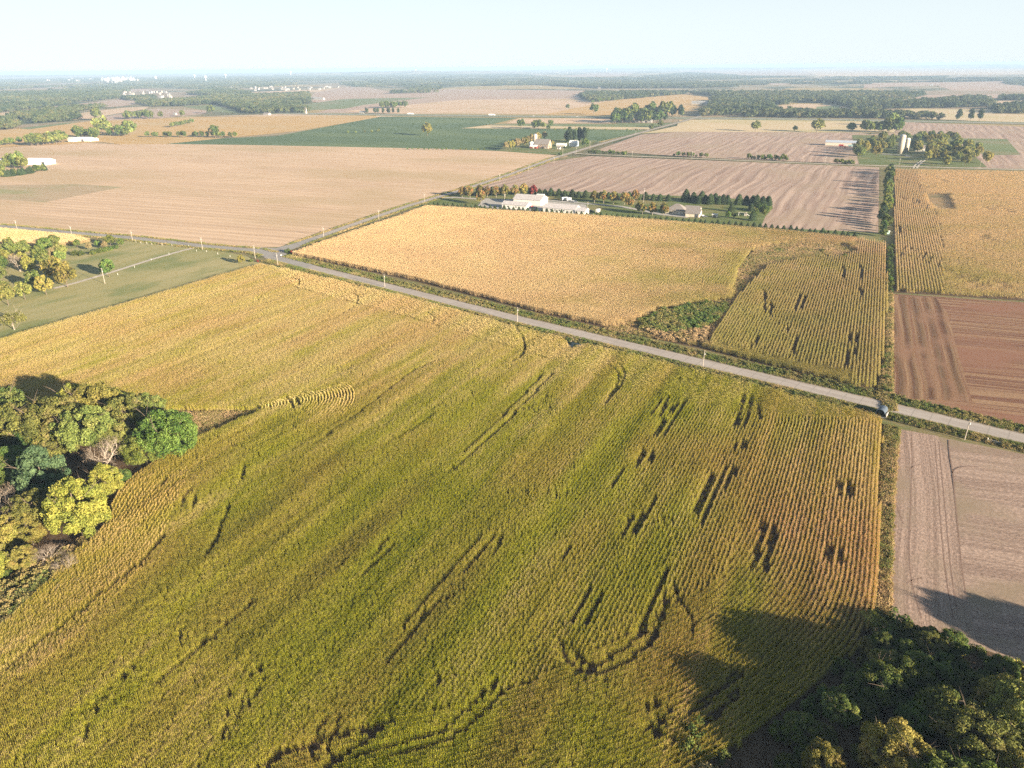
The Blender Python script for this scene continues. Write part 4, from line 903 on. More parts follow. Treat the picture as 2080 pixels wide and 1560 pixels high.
# ================================================================== TREES
rr = random.Random(11)
def trow(kind, pts, n, h, label, group, jit=1.0, cat=None, hj=.12, kinds=None):
    """n trees along a traced line"""
    W = [Vector(p) for p in GP(pts)]; seg = [(b - a).length for a, b in zip(W[:-1], W[1:])]; T = sum(seg)
    for i in range(n):
        d = T * (i + .5) / n if n > 1 else 0; j = 0
        while j < len(seg) - 1 and d > seg[j]: d -= seg[j]; j += 1
        p = W[j].lerp(W[j + 1], d / seg[j]) + Vector((rr.gauss(0, jit), rr.gauss(0, jit)))
        tree(kinds[rr.randrange(len(kinds))] if kinds else kind, 0, 0, h * rr.uniform(1 - hj, 1 + hj), label, group, cat, at=(p.x, p.y))
def tfill(kinds, poly, n, h, label, group, hj=.2, gap=5.0, cat=None):
    P = GP(poly); A = np.array(P); lo, hi = A.min(0), A.max(0); got = []; tries = 0
    while len(got) < n and tries < 40000:
        tries += 1; q = (rr.uniform(lo[0], hi[0]), rr.uniform(lo[1], hi[1]))
        if not inpoly(np.array([q[0]]), np.array([q[1]]), P)[0]: continue
        if any((q[0] - g[0]) ** 2 + (q[1] - g[1]) ** 2 < gap * gap for g in got): continue
        got.append(q)
        tree(kinds[rr.randrange(len(kinds))], 0, 0, h * rr.uniform(1 - hj, 1 + hj), label, group, cat, at=q)

# --- wood at the western edge beside the near corn
GW = 'trees of the wood beside the near corn'
for k, x, y, h, lab in [
  ('bright', 352, 932, 13.5, 'bright green round maple at the wood\'s tip, pushing into the corn'),
  ('bright', 300, 945, 9, 'smaller bright green maple just behind the round one at the wood\'s tip'),
  ('yellow', 172, 1095, 15, 'tall lemon yellow maple on the corn side of the wood'),
  ('yellow', 222, 1010, 9, 'small yellow green tree between the yellow maple and the corn'),
  ('blue', 105, 1035, 16, 'tall blue green maple with dark shaded foot in the middle of the wood'),
  ('walnut', 265, 900, 13, 'olive walnut leaning over the wood behind the bare tree'),
  ('bare', 222, 970, 10, 'leafless grey tree between the blue green and the round maples'),
  ('yellow', 165, 872, 14, 'tree with a lime yellow top at the far side of the wood'),
  ('gold', 205, 880, 15, 'tan gold crowned tree beside the lime yellow top'),
  ('walnut', 55, 930, 15, 'broad olive walnut at the left of the wood, its crown in flat layers'),
  ('walnut', 120, 925, 16, 'broad olive walnut in the centre of the wood'),
  ('walnut', 190, 940, 15, 'olive walnut in front of the gold crowned tree'),
  ('walnut', 10, 900, 16, 'large olive walnut at the photo\'s edge, throwing its shadow on the corn'),
  ('green', -40, 950, 17, 'dark green tree partly outside the frame at the wood\'s western side'),
  ('walnut', -60, 880, 18, 'tall olive tree outside the frame whose shadow lies on the corn'),
  ('green', -110, 900, 18, 'tall tree beyond the frame throwing a long shadow on the corn'),
  ('bare', 20, 1085, 11, 'bare brown tree in front of the blue green maple'),
  ('gold', 5, 1130, 9, 'gold leaved small tree at the frame\'s edge below the bare brown tree'),
  ('gold', 70, 1110, 8, 'gold and green small tree left of the yellow maple'),
  ('yellow', -10, 1180, 8.5, 'yellow small tree at the frame\'s edge above the tangled grass'),
  ('gold', 55, 1160, 7, 'low gold tree in front of the yellow maple'),
  ('green', 350, 884, 7.6, 'small dark green tree at the far side of the wood\'s tip'),
  ('walnut', 275, 868, 10, 'olive tree at the far edge of the wood, right of the tan gold crown'),
  ('green', 238, 864, 11, 'dark green tree at the far edge of the wood whose shadow falls on the corn'),
  ('green', 310, 870, 9, 'dark green tree on the far side of the round maple'),
  ('walnut', 235, 935, 11, 'grey olive tree standing over the bare tree'),
  ('green', 40, 1000, 12, 'shaded green tree behind the blue green maple'),
  ('green', 255, 985, 5, 'low green shrub tree at the wood\'s edge by the corn'),
  ('gold', 110, 1075, 8, 'yellowing small tree in the shade between blue green and yellow maples'),
  ('bare', 100, 1150, 6, 'pale leafless shrub in front of the yellow maple'),
  ('bare', 140, 1165, 5, 'second pale leafless shrub in front of the yellow maple, nearer the corn'),
]: tree(k, x, y, h * (1.32 if h > 7.5 else 1.1), lab, GW)
tfill(['walnut', 'green', 'walnut'], [(-120,900),(0,865),(200,872),(310,862),(350,885),(290,935),(230,985),(190,1060),(90,1110),(-60,1160)], 22, 14, 'olive walnut filling the inside of the wood beside the near corn', 'inner trees of the wood beside the near corn', .2, 5.5)
for i in range(16):
    tree(['bush_gold', 'bush_tan', 'bush'][i % 3], rr.uniform(-20, 170), rr.uniform(1150, 1210), rr.uniform(1.5, 2.8), 'low tangled bush between the wood and the corn', 'bushes in front of the wood')
# --- wood at the lower right corner
for k, x, y, h, lab in [
  ('gold', 1665, 1590, 9, 'olive gold tree, the first lit one left in the dark wood'),
  ('gold', 1800, 1590, 13, 'tall grey gold tree in the middle of the dark wood'),
  ('green', 1890, 1660, 13, 'dark green tree right of the tall grey gold one'),
  ('green', 1780, 1440, 11, 'half shaded green tree near the upper tip of the dark wood'),
  ('green', 1825, 1425, 11, 'second half shaded green tree near the upper tip of the dark wood'),
  ('walnut', 1960, 1560, 13, 'olive tree with lit top in the right part of the dark wood'),
  ('gold', 2020, 1480, 12, 'yellow olive tree below the shadow on the grey field'),
  ('walnut', 2065, 1530, 15, 'large olive tree at the right edge of the dark wood'),
  ('gold', 2060, 1640, 12, 'yellow green tree in the lower right corner'),
  ('bright', 1985, 1680, 12, 'green tree at the bottom edge in the dark wood'),
  ('gold', 1560, 1640, 6, 'small rusty gold tree at the bottom edge beside the corn'),
  ('green', 1740, 1660, 9, 'shaded green tree at the bottom edge between the two gold ones'),
  ('green', 1900, 1500, 12, 'dark shaded tree in the hollow of the wood'),
  ('green', 1850, 1500, 9, 'low dark tree in the shade behind the grey gold one'),
  ('walnut', 2120, 1470, 12, 'olive tree just outside the right edge'),
]: tree(k, x, y, h, lab, 'trees of the dark wood in the lower right corner')
tfill(['green', 'green', 'walnut'], [(1800,1300),(1850,1300),(2060,1375),(1950,1440),(1830,1400),(1700,1520),(1600,1600),(1560,1560),(1700,1440),(1780,1340)], 26, 6, 'low dark thicket tree in the shade at the edge of the lower right wood', 'shaded thicket of the lower right wood', .3, 3.0)
tfill(['green', 'gold', 'walnut', 'gold'], [(1860,1480),(2000,1440),(2100,1440),(2240,1600),(1950,1760),(1640,1660),(1720,1580)], 30, 5.5, 'dark half lit tree filling the wood in the lower right corner', 'inner trees of the lower right wood', .25, 4.5)
tfill(['bush', 'bush', 'bush_gold'], [(1770,1262),(1806,1262),(1860,1290),(2060,1352),(2080,1390),(1960,1400),(1840,1360),(1740,1400),(1600,1500),(1560,1520),(1640,1440),(1740,1345)], 46, 3.2, 'low dark bush at the field edge of the lower right wood', 'bushes of the lower right wood', .35, 2.0)
tfill(['bush', 'bush_tan'], [(1400,1480),(1500,1533),(1560,1560),(1560,1640),(1380,1640)], 10, 3, 'low brown bush between the corn and the dark wood at the bottom edge', 'bushes at the bottom edge', .3, 2.0)
for dx, dy, h in ((146, 95, 15), (153, 91, 17), (160, 88, 18), (168, 84, 18), (176, 78, 17), (140, 82, 12), (112, 70, 15), (122, 66, 16), (133, 72, 16), (141, 62, 16), (104, 60, 13), (120, 78, 14), (96, 68, 12), (103, 80, 12)):
    tree('walnut', 0, 0, h, 'tall tree outside the lower right of the frame, seen by its shadow', 'tall trees outside the lower right', at=(dx, dy))
# --- wood on the pasture at the left
GL = 'trees of the pasture wood'
for k, x, y, h, lab in [
  ('willow', 30, 672, 10, 'spreading pale willow in front of the pasture wood, nearest the corn'),
  ('bare', 42, 553, 12, 'leafless pinkish tree at the left of the pasture wood'),
  ('m_gold', 138, 585, 15, 'tall yellow green tree at the lane\'s end, leaning over the pasture'),
  ('m_gold', 115, 570, 15, 'yellow green tree just behind the one at the lane\'s end'),
  ('m_gold', 95, 600, 12, 'gold green tree left of the lane\'s end'),
  ('m_rust', 110, 535, 11, 'tan leaved tree in the middle of the pasture wood'),
  ('m_green', 85, 540, 13, 'dark green tree beside the leafless pink one'),
  ('m_green', 22, 510, 10, 'round dark green tree at the far edge of the pasture wood'),
  ('m_green', 5, 555, 12, 'bright lit green tree at the frame edge of the pasture wood'),
  ('m_olive', 18, 622, 13, 'olive tree with pale stems behind the willow'),
  ('m_olive', 52, 610, 11, 'olive tree in the front row of the pasture wood'),
  ('m_olive', -15, 610, 13, 'olive tree cut by the frame in the pasture wood'),
  ('m_olive', 75, 590, 12, 'grey olive tree in the front row of the pasture wood'),
  ('m_gold', 50, 507, 7, 'small gold tree at the far edge of the pasture wood'),
  ('m_green', 226, 502, 9, 'round green tree at the roadside end of the hedge'),
  ('m_green', 247, 503, 7, 'smaller green tree at the very end of the hedge by the road'),
  ('m_rust', 215, 508, 7, 'tan orange bush tree in the hedge near the road'),
  ('m_green', 158, 504, 6.5, 'dark green bush tree in the middle of the hedge'),
  ('m_rust', 182, 510, 6.5, 'grey pink bush tree in the middle of the hedge'),
  ('m_green', 200, 505, 6, 'green bush tree behind the tan one in the hedge'),
]: tree(k, x, y, h, lab, GL)
tfill(['m_gold', 'm_olive', 'm_green', 'm_olive'], [(-60,560),(20,525),(90,505),(150,505),(165,525),(140,560),(70,590),(-60,640)], 22, 11, 'olive and gold tree inside the pasture wood', 'inner trees of the pasture wood', .15, 6)
trow('bush', [(150,520),(190,518),(245,505)], 7, 3.6, 'green bush along the foot of the hedge by the pasture', 'bushes along the pasture hedge', .8)
tree('m_green', 222.5, 564, 12, 'single round green tree beside the gravel lane', cat='tree')
tree('m_gold', 491, 537, 6.5, 'low olive tree at the pasture corner near the junction', cat='tree')
tree('bush', 584, 515, 3.6, 'dark green bush inside the junction beside the golden corn', cat='bush')
tree('m_red', 593, 517, 3.2, 'small dark red bush inside the junction', cat='bush')
tree('m_red', 524, 534, 2.4, 'small dark red bush below the junction', cat='bush')
tree('bush', 510, 533, 2.4, 'green bush beside the small red one below the junction', cat='bush')
# --- maples and spruces of the long yard
GM_ = 'autumn maples along the drive'
for i, (x, y, h) in enumerate([(939,402,10),(955,403,11),(975,401,11),(990,402,10),(1008,402,10.5),(1026,402,11.5),(1046,401,11),(1064,399,11.5),(1207,413,10.5),(1226,414,11),(1246,415,10.5),(1268,417,10.5),(1289,411,10.5),(1279,425,10),(1296,434,9),(1305,437,9),(1325,438,10),(1348,440,10.5)]):
    tree('m_oval', x, y, h, 'oval maple turning from green to orange along the drive', GM_, 'tree')
tree('m_oval', 977, 417, 13, 'largest maple of the yard, pink orange and green, in front of the white sheds', cat='tree')
tree('m_red', 1083, 399, 12, 'deep red maple behind the high white shed', cat='tree')
trow('spruce', [(868,421),(1000,427),(1250,446),(1545,466),(1600,471),(1742,484)], 80, 4.2, 'small dark spruce in the row along the golden corn', 'spruce row along the golden corn', .35, hj=.16)
trow('spruce_tall', [(935,398),(1070,394),(1098,397),(1180,403),(1300,407),(1365,410)], 30, 6.2, 'round dark spruce in the row behind the drive', 'spruce row behind the drive', .5)
for x, y, h in [(1393,409,9.5),(1408,411,8),(1418,415,7),(1425,410,8.5),(1432,414,7),(1442,416,8.5),(1452,412,7.5),(1460,416,7),(1468,416,8),(1477,416,7.5),(1500,417,8.5),(1515,417,7.5),(1528,418,8),(1536,420,9),(1548,420,8),(1560,418,7.5)]:
    tree('spruce_tall', x, y, h, 'dark spruce in the irregular clump east of the house', 'spruces east of the house', 'tree')
for x, y, h, k in [(1545,430,7,'bush'),(1535,440,7,'m_green'),(1528,449,7,'spruce_tall'),(1551,440,6,'m_green'),(1486,431,6.5,'spruce_tall'),(1478,446,7,'m_green'),(1490,444,5,'m_green'),(1525,430,6,'spruce_tall'),(1556,432,6,'bush')]:
    tree(k, x, y, h, 'dark tree on the lawn at the yard\'s eastern end', 'trees at the yard\'s eastern end', 'tree')
# --- hedge between the mauve stubble and the eastern corn
trow('m_green', [(1806,347),(1800,420),(1793,485)], 40, 8.5, 'dark ragged tree in the narrow hedge east of the mauve stubble', 'hedge east of the mauve stubble', 1.2, kinds=['m_green', 'm_olive', 'f_pine', 'm_green'], hj=.35)
trow('bush', [(1808,500),(1806,560),(1805,598)], 12, 3.2, 'dark bush in the shaded ditch beside the striped corn', 'bushes in the ditch', .6)
trow('bush', [(1801,700),(1800,760),(1808,812)], 5, 2.2, 'low green bush in the strip beside the brown field', 'bushes beside the brown field', .8)
tree('m_green', 1714, 527, 4, 'small green tree at the head of the brown meadow', cat='tree')
tree('bush', 1668, 512, 2.6, 'small dark bush in the brown meadow', cat='bush')
trow('bush', [(1310,652),(1340,640),(1420,622),(1478,622)], 9, 3.0, 'deep green bush along the upper edge of the wet hollow', 'bushes of the wet hollow', 1.5, kinds=['bush'])
# --- farm beyond the alfalfa
trow('m_rust', [(1024,307),(1048,302),(1075,294),(1098,287),(1108,286)], 15, 15, 'tan leaved tree in the windbreak west of the brick red barn', 'windbreak west of the barn', 2, kinds=['m_rust', 'm_gold', 'm_rust'])
trow('m_tall', [(1150,296),(1165,290),(1178,289),(1190,292)], 9, 25, 'tall dark conifer behind the pale blue farmhouse', 'conifers behind the farmhouse', 4)
tree('m_green', 1189, 300, 14, 'rounded green tree at the road corner of the farmhouse garden', cat='tree')
tree('m_gold', 1122, 296, 8, 'small olive tree between the barn and the farmhouse', cat='tree')
tree('m_rust', 1152, 289, 19, 'thin pale tree at the western end of the conifers', cat='tree')
tree('bush', 1138, 316, 5, 'dark bush at the lawn\'s edge beside the road', cat='bush')
trow('bush', [(1146,301),(1160,302)], 3, 3.4, 'trimmed dark bush in front of the farmhouse', 'bushes in front of the farmhouse')
tree('m_gold', 868, 276, 24, 'solitary tall tree with yellowing crown in the green alfalfa', cat='tree')
for x, y, h in [(1059,262,16),(1087,262,14),(1095,262,15),(1104,261,10),(1119,257,11),(1114,264,8)]:
    tree('f_green', x, y, h, 'dark tree on the pale strip behind the alfalfa', 'trees on the pale strip', 'tree')
trow('f_olive', [(1120,265),(1160,265),(1300,268)], 9, 4, 'low bush on the far edge of the alfalfa', 'bushes on the far edge of the alfalfa', 2, cat='bush')
trow('f_olive', [(700,271),(760,269),(775,266)], 6, 4, 'low rusty bush in the fence line across the alfalfa', 'bushes in the alfalfa fence line', 2, cat='bush')
trow('f_green', [(820,304),(860,305),(990,306)], 14, 3, 'small bush along the tan stubble\'s far edge', 'bushes along the tan stubble', 1, cat='bush')
trow('f_pine', [(1245,251),(1260,250),(1290,250),(1330,248),(1352,247)], 26, 22, 'dark tall tree of the farm grove beside the highway', 'farm grove beside the highway', 8, kinds=['f_pine', 'f_green', 'f_pine'], hj=.25)
trow('f_pine', [(1262,243),(1300,240),(1345,238),(1392,238)], 22, 24, 'dark tree at the back of the farm grove beside the highway', 'farm grove beside the highway, back row', 8, kinds=['f_pine', 'f_green'], hj=.25)
for x, y, h, l in [(1206,233,22,'lone narrow tree on the highway verge'),(1153,222,12,'tiny lone tree inside the golden field beyond the highway'),(1323,264,9,'small tree at the alfalfa corner beside the northern road'),(1341,259,12,'tree beside the northern road, west of it')]:
    tree('f_green', x, y, h, l, cat='tree')
# --- stubble north of the crossroad
trow('f_green', [(1195,313),(1260,316),(1278,317)], 12, 4.5, 'bush in the roadside row opposite the farmhouse', 'roadside bushes opposite the farmhouse', 1.2, cat='bush', hj=.4)
trow('f_green', [(1366,318),(1408,320),(1436,321)], 8, 5, 'bush in the roadside row in the middle distance', 'roadside bushes in the middle distance', 1.2, cat='bush', hj=.4)
trow('f_green', [(1515,323),(1545,325),(1602,328)], 12, 6, 'bush in the long roadside row north of the mauve stubble', 'roadside bushes north of the mauve stubble', 1.2, cat='bush', hj=.4)
trow('f_olive', [(1695,333),(1735,336)], 5, 5, 'bush by the road west of the silo farm', 'roadside bushes west of the silo farm', 1, cat='bush')
for x, y, h, l in [(1534,267,15,'lone bushy tree on the boundary of the pale stubble'),(1614,267,8,'low scrub beside the lone bushy tree'),(1659,269,19,'leaning round tree on the boundary of the pale stubble'),(1810,256,22,'tree rising behind the dark thicket')]:
    tree('f_olive', x, y, h, l, cat='tree')
trow('f_green', [(1722,268),(1735,268)], 3, 13, 'rounded tree at the western end of the dark thicket', 'western end of the dark thicket', 2)
trow('f_green', [(1752,269),(1780,269),(1806,270)], 8, 16, 'dark tree in the thicket behind the silo farm', 'dark thicket behind the silo farm', 3)
trow('f_green', [(1810,270),(1820,269)], 3, 21, 'big round dark tree at the thicket\'s eastern end', 'eastern end of the dark thicket', 3)
GS = 'grove round the silo farm'
tfill(['m_gold', 'm_olive', 'm_gold'], [(1738,330),(1770,331),(1782,316),(1800,300),(1800,290),(1745,296),(1735,300)], 13, 14, 'yellow green tree west of the silos', GS + ', western part', .15, 7)
tfill(['m_gold', 'm_olive', 'm_olive', 'm_gold'], [(1885,340),(1990,344),(2008,330),(1985,305),(1925,293),(1890,300),(1878,325)], 42, 14, 'olive gold tree in the dense grove east of the silos', GS + ', eastern part', .18, 6)
tfill(['m_olive', 'm_green', 'm_gold'], [(1780,292),(1960,292),(1930,284),(1790,284)], 24, 14, 'olive tree in the back row of the silo farm', GS + ', back row', .15, 7)
tfill(['m_gold', 'm_olive'], [(1843,312),(1870,314),(1868,300),(1846,300)], 5, 14, 'yellow tree beside the shorter silo', GS + ', by the short silo', .12, 6)
tfill(['m_green'], [(1798,306),(1812,306),(1812,298),(1800,298)], 4, 12, 'dark green tree just west of the tall silo', GS + ', by the tall silo', .12, 6)
# --- western farms
GF = 'trees of the western farm'
for x, y, h, k in [(12,345,12,'f_olive'),(22,335,13,'f_olive'),(40,340,16,'f_olive'),(30,343,12,'f_green'),(48,343,13,'f_olive'),(5,352,9,'f_olive'),(-10,340,14,'f_green')]:
    tree(k, x, y, h, 'olive tree between the two white sheds of the western farm', GF, 'tree')
trow('f_olive', [(-20,366),(0,362),(45,356),(92,347)], 20, 7.5, 'bushy tree in the windbreak in front of the western farm', 'windbreak of the western farm', 1.5, kinds=['f_olive', 'f_green', 'spruce_tall'])
trow('f_green', [(58,297),(80,296),(100,294),(132,289)], 14, 16, 'green tree in the grove west of the small white farm', 'grove west of the small white farm', 5, kinds=['f_green', 'f_olive'])
trow('f_green', [(-60,299),(0,297),(44,292)], 9, 9, 'low green tree in the distant hedge at the western edge', 'distant hedge at the western edge', 3)
trow('f_green', [(152,279),(180,281),(212,283)], 9, 16, 'dark tree in the grove behind the small white farm', 'grove behind the small white farm', 6)
tree('f_olive', 209, 272, 28, 'tall pale tree rising behind the small white farm', cat='tree'); tree('f_olive', 265, 275, 24, 'tall pale tree east of the small white farm', cat='tree')
trow('f_green', [(232,276),(256,277)], 5, 15, 'dark tree beside the tall pale one', 'dark trees east of the small white farm', 5)
trow('f_green', [(300,279),(340,279),(390,279),(480,280)], 19, 9, 'small tree in the hedge north of the tan stubble', 'hedge north of the tan stubble', 3)
tree('f_green', 438, 280, 19, 'largest tree in the hedge north of the tan stubble', cat='tree')
trow('f_green', [(344,260),(365,257),(388,251)], 8, 9, 'small tree in the short diagonal hedge of the golden field', 'diagonal hedge of the golden field', 3)
trow('f_green', [(252,242),(280,241),(316,241)], 13, 16, 'tree in the isolated grove beyond the golden field', 'isolated grove beyond the golden field', 10)
tree('f_green', 199, 245, 26, 'lone tree standing beyond the golden field at the left', cat='tree'); tree('f_green', 371, 237, 14, 'small lone tree on the far edge of the golden field', cat='tree'); tree('f_green', 429, 231, 20, 'dark tree in the small light green field', cat='tree')
trow('f_green', [(775,219),(782,220),(800,219),(822,218)], 12, 16, 'tree in the little grove inside the far stubble', 'little grove inside the far stubble', 12)
trow('f_pine', [(743,231),(765,231),(782,231),(812,231)], 9, 13, 'tree around the homestead beside the highway', 'homestead trees beside the highway', 5)
trow('f_green', [(1202,211),(1220,208),(1240,205)], 7, 11, 'tree in the small hedge beyond the golden field of the east', 'small hedge beyond the golden field', 6)
for x in (1945, 1970, 1989): tree('f_pine', x, 246, 22, 'dark narrow tree beside the highway at the far right', 'narrow trees beside the highway', 'tree')

# ================================================================== BUILDINGS
WHITE = sheet_metal('white_sheet', (.74, .71, .64)); ROOFW = sheet_metal('pale_roof_sheet', (.52, .49, .48)); ROOFB = sheet_metal('bright_roof_sheet', (.82, .82, .80))
GLASS = plain('dark_glass', (.03, .035, .04), .15, 0, .5, 0); SHING = plain('grey_shingle', (.24, .215, .20), .95, 0, .1, .2, 2.5)
DOORC = plain('door_paint', (.55, .52, .48), .6); WOODR = plain('red_boards', (.26, .06, .045), .9, 0, .1, .25, 1.5); STONE = plain('barn_stone', (.36, .28, .21), .95, 0, .1, .3, 2)
PALEB = plain('pale_blue_siding', (.50, .58, .66), .8); SIDING = plain('cream_siding', (.60, .53, .43), .8); DARKP = plain('dark_trim', (.08, .08, .09), .6)
POLE = plain('weathered_wood', (.42, .37, .31), .95, 0, .1, .2, 2); STEELB = plain('corrugated_steel', (.10, .13, .17), .55, .3, .4, .3, 2)
def wall_shell(m, L, W, h, gz):
    """walls of a gabled block: base rectangle, gables to gz, long axis X"""
    n = len(m.v)
    m.v += [(-L/2,-W/2,0),(L/2,-W/2,0),(L/2,W/2,0),(-L/2,W/2,0),(-L/2,-W/2,h),(L/2,-W/2,h),(L/2,W/2,h),(-L/2,W/2,h),(-L/2,0,gz),(L/2,0,gz)]; m.rnd += [.5]*10
    for f in ((0,1,5,4),(2,3,7,6),(1,2,6,9,5),(3,0,4,8,7)): m.f.append(tuple(n+i for i in f))
def gable_roof(m, L, W, h, gz, over=.5, th=.18):
    s = (gz - h) / (W / 2); n = len(m.v); e = W / 2 + over; ze = h - s * over
    for x in (-L/2 - over, L/2 + over):
        m.v += [(x,-e,ze+.02),(x,0,gz+.02),(x,e,ze+.02),(x,e,ze+th+.02),(x,0,gz+th+.02),(x,-e,ze+th+.02)]; m.rnd += [.5]*6
    m.f += [tuple(n+i for i in (5,4,3,2,1,0)), tuple(n+6+i for i in (0,1,2,3,4,5))]
    for i in range(6): j = (i+1) % 6; m.f.append((n+i, n+j, n+6+j, n+6+i))
def building(name, label, cat, loc, bearing, L, W, h, gz, wm, rm, doors=(), windows=(), group=None, chimney=None):
    """long axis along the compass bearing; doors/windows: (side, along, z, width, height) with side f,b,l,r"""
    t = thing(name, label, cat, (loc[0], loc[1], GZ * (loc[1] < 1300 and loc[2] if len(loc) > 2 else 1) if False else .75), rad(90 - bearing), group)
    m = MB(); wall_shell(m, L, W, h, gz); w = m.build('wall', wm, t)
    m = MB(); gable_roof(m, L, W, h, gz); r = m.build('roof', rm, t)
    if chimney: m = MB(); m.box((chimney, 0, gz - .6), (.9, .9, 1.7)); m.build('chimney', STONE, r)
    def panel(nm, mt, side, al, z, pw, ph, dep):
        m = MB()
        if side in 'fb': y = (-W/2 - dep/2 + .02) if side == 'f' else (W/2 + dep/2 - .02); m.box((al, y, z), (pw, dep, ph))
        else: x = (-L/2 - dep/2 + .02) if side == 'l' else (L/2 + dep/2 - .02); m.box((x, al, z), (dep, pw, ph))
        return m.build(nm, mt, t)
    for d in doors: panel('door', d[5] if len(d) > 5 else DOORC, d[0], d[1], d[2], d[3], d[4], .10)
    for d in windows:
        fr = panel('window', DOORC, d[0], d[1], d[2], d[3] + .25, d[4] + .25, .08); p = panel('pane', GLASS, d[0], d[1], d[2] + .12, d[3], d[4], .16); p.parent = fr
    return t
def mid(a, b, depth, bearing):
    """centre of a block whose near wall runs between two photo points"""
    A, B = Vector(G(*a)), Vector(G(*b)); c = (A + B) / 2; d = D(bearing - 90); return (c.x + d.x * depth / 2, c.y + d.y * depth / 2), (B - A).length
BR = 115
c, L = mid((1043,416), (1098,420), 18, BR); building('machine_shed', 'tallest white metal shed of the yard, in the middle', 'shed', c, BR, L, 18, 5.0, 8.2, WHITE, ROOFW, [('r', 0, 0, 5, 4.4)], [('r', 5, 1.2, 1.2, 1.2)])
c, L = mid((1020,424), (1069,428), 11, BR); building('machine_shed', 'low white shed in front of the tallest one, nearest the maple', 'shed', c, BR, L, 11, 3.6, 5.8, WHITE, ROOFW, [('r', 0, 0, 3.6, 3)], [('f', -6, 1.2, 1.2, 1), ('f', 2, 1.2, 1.2, 1)])
c, L = mid((1103,432), (1168,437), 13, BR); building('machine_shed', 'long low white shed with a row of small windows, east of the tallest shed', 'shed', c, BR, L, 13, 4.0, 6.6, WHITE, ROOFW, [('f', 9, 0, 3.4, 3)], [('f', -12 + 4.2 * i, 1.9, 1.1, .9) for i in range(5)])
c, L = mid((1168.5,437), (1188,439), 10, BR); building('machine_shed', 'small white shed joined to the eastern end of the long low one', 'shed', c, BR, L, 10, 3.4, 5.4, WHITE, ROOFW, [('r', 0, 0, 3.2, 2.8)])
c, L = mid((1392,441.5), (1420,444), 10, BR); building('garage', 'grey roofed cream garage in front of the yard\'s house', 'garage', c, BR, L, 10, 3.1, 6.2, SIDING, SHING, [('f', 3.4, 0, 2.8, 2.4, DARKP), ('r', -2, 0, 1.1, 2.1)])
# house: hipped main block with a gabled wing
def hip_house(name, label, loc, bearing, L, W, h, gz, wm, rm):
    t = thing(name, label, 'house', (loc[0], loc[1], .75), rad(90 - bearing))
    m = MB(); m.box((0, 0, 0), (L, W, h)); m.build('wall', wm, t)
    o = .6; m = MB(); m.v = [(-L/2-o,-W/2-o,h),(L/2+o,-W/2-o,h),(L/2+o,W/2+o,h),(-L/2-o,W/2+o,h),(-L/2+W/2,0,gz),(L/2-W/2,0,gz)]; m.f = [(0,1,5,4),(1,2,5),(2,3,4,5),(3,0,4),(3,2,1,0)]
    m.v = [(x, y, z + .03) for x, y, z in m.v]; m.build('roof', rm, t)
    return t
ha, hb = Vector(G(1357, 436)), Vector(G(1385, 438)); cx, cy = (ha + hb) / 2; dd = D(BR - 90)
hs = hip_house('house', 'cream house with wide hipped roof and gabled wing', (cx + dd.x * 7, cy + dd.y * 7), BR, 17, 14, 3.3, 8.0, SIDING, SHING)
m = MB(); m.box((-4, -7.05, .9), (2.4, .2, 1.5)); fr = m.build('window', GLASS, hs); m = MB(); m.box((3.5, -7.05, 0), (1.2, .2, 2.2)); m.build('door', WHITE, hs); m = MB(); m.box((8.55, 1, .9), (.2, 2.4, 1.4)); m.build('window', GLASS, hs)
m = MB(); wall_shell(m, 13, 9, 3.1, 6.2); wg = m.build('wing', SIDING, hs); wg.location = (13, 5, 0)
m = MB(); gable_roof(m, 13, 9, 3.1, 6.2); wr = m.build('wing_roof', SHING, wg)
m = MB(); m.box((-2, -4.55, .3), (3.0, .2, 2.1)); m.build('patio_door', GLASS, wg)
c, L = mid((1446,443), (1456,444), 4, BR); building('garden_shed', 'small white open garden shed on the lawn', 'shed', c, BR, 4, 3, 2.2, 3.0, WHITE, WHITE, [('f', 0, 0, 2.4, 1.9, DARKP)])
X0 = G(1799, 477); building('field_shed', 'little white shed with pale teal side at the hedge\'s lower end', 'shed', X0, 160, 3.4, 3.0, 2.3, 2.9, plain('teal_paint', (.35, .52, .50), .6), ROOFB, [('f', 0, 0, 1.2, 1.9)])
# farm with the barn
c, L = mid((1088,302), (1111,302.5), 14, BR); building('barn', 'old stone and board barn with a wide grey roof', 'barn', c, BR, max(L, 24), 14, 6.5, 13.5, STONE, SHING, [('f', -5, 0, 3, 3.2, DARKP), ('r', 0, 0, 3.4, 3.6, WOODR)], [('f', -9 + 4 * i, 3.6, 1, 1) for i in range(5)])
c, L = mid((1076,302), (1090,303), 8, BR); building('red_shed', 'small red shed with a pale roof at the barn\'s western foot', 'shed', c, BR, 12, 7, 3, 5, WOODR, ROOFB, [('f', 0, 0, 2.6, 2.3, WHITE)])
c, L = mid((1104,303), (1112,303), 8, BR); building('milk_house', 'grey lean shed at the barn\'s front corner', 'shed', c, BR, 7, 6, 2.6, 4.2, STONE, SHING, [('f', 0, 0, 1.2, 2)])
c, L = mid((1157,298), (1170,299), 9, BR); building('farmhouse', 'pale blue farmhouse with white roof in front of the conifers', 'house', c, BR, 13, 10, 5.6, 9.0, PALEB, ROOFB, [('f', 0, 0, 1.2, 2.2)], [('f', -4, 1, 1.1, 1.3), ('f', 4, 1, 1.1, 1.3), ('f', -4, 3.6, 1.1, 1.2), ('f', 0, 3.6, 1.1, 1.2), ('f', 4, 3.6, 1.1, 1.2)], chimney=2)
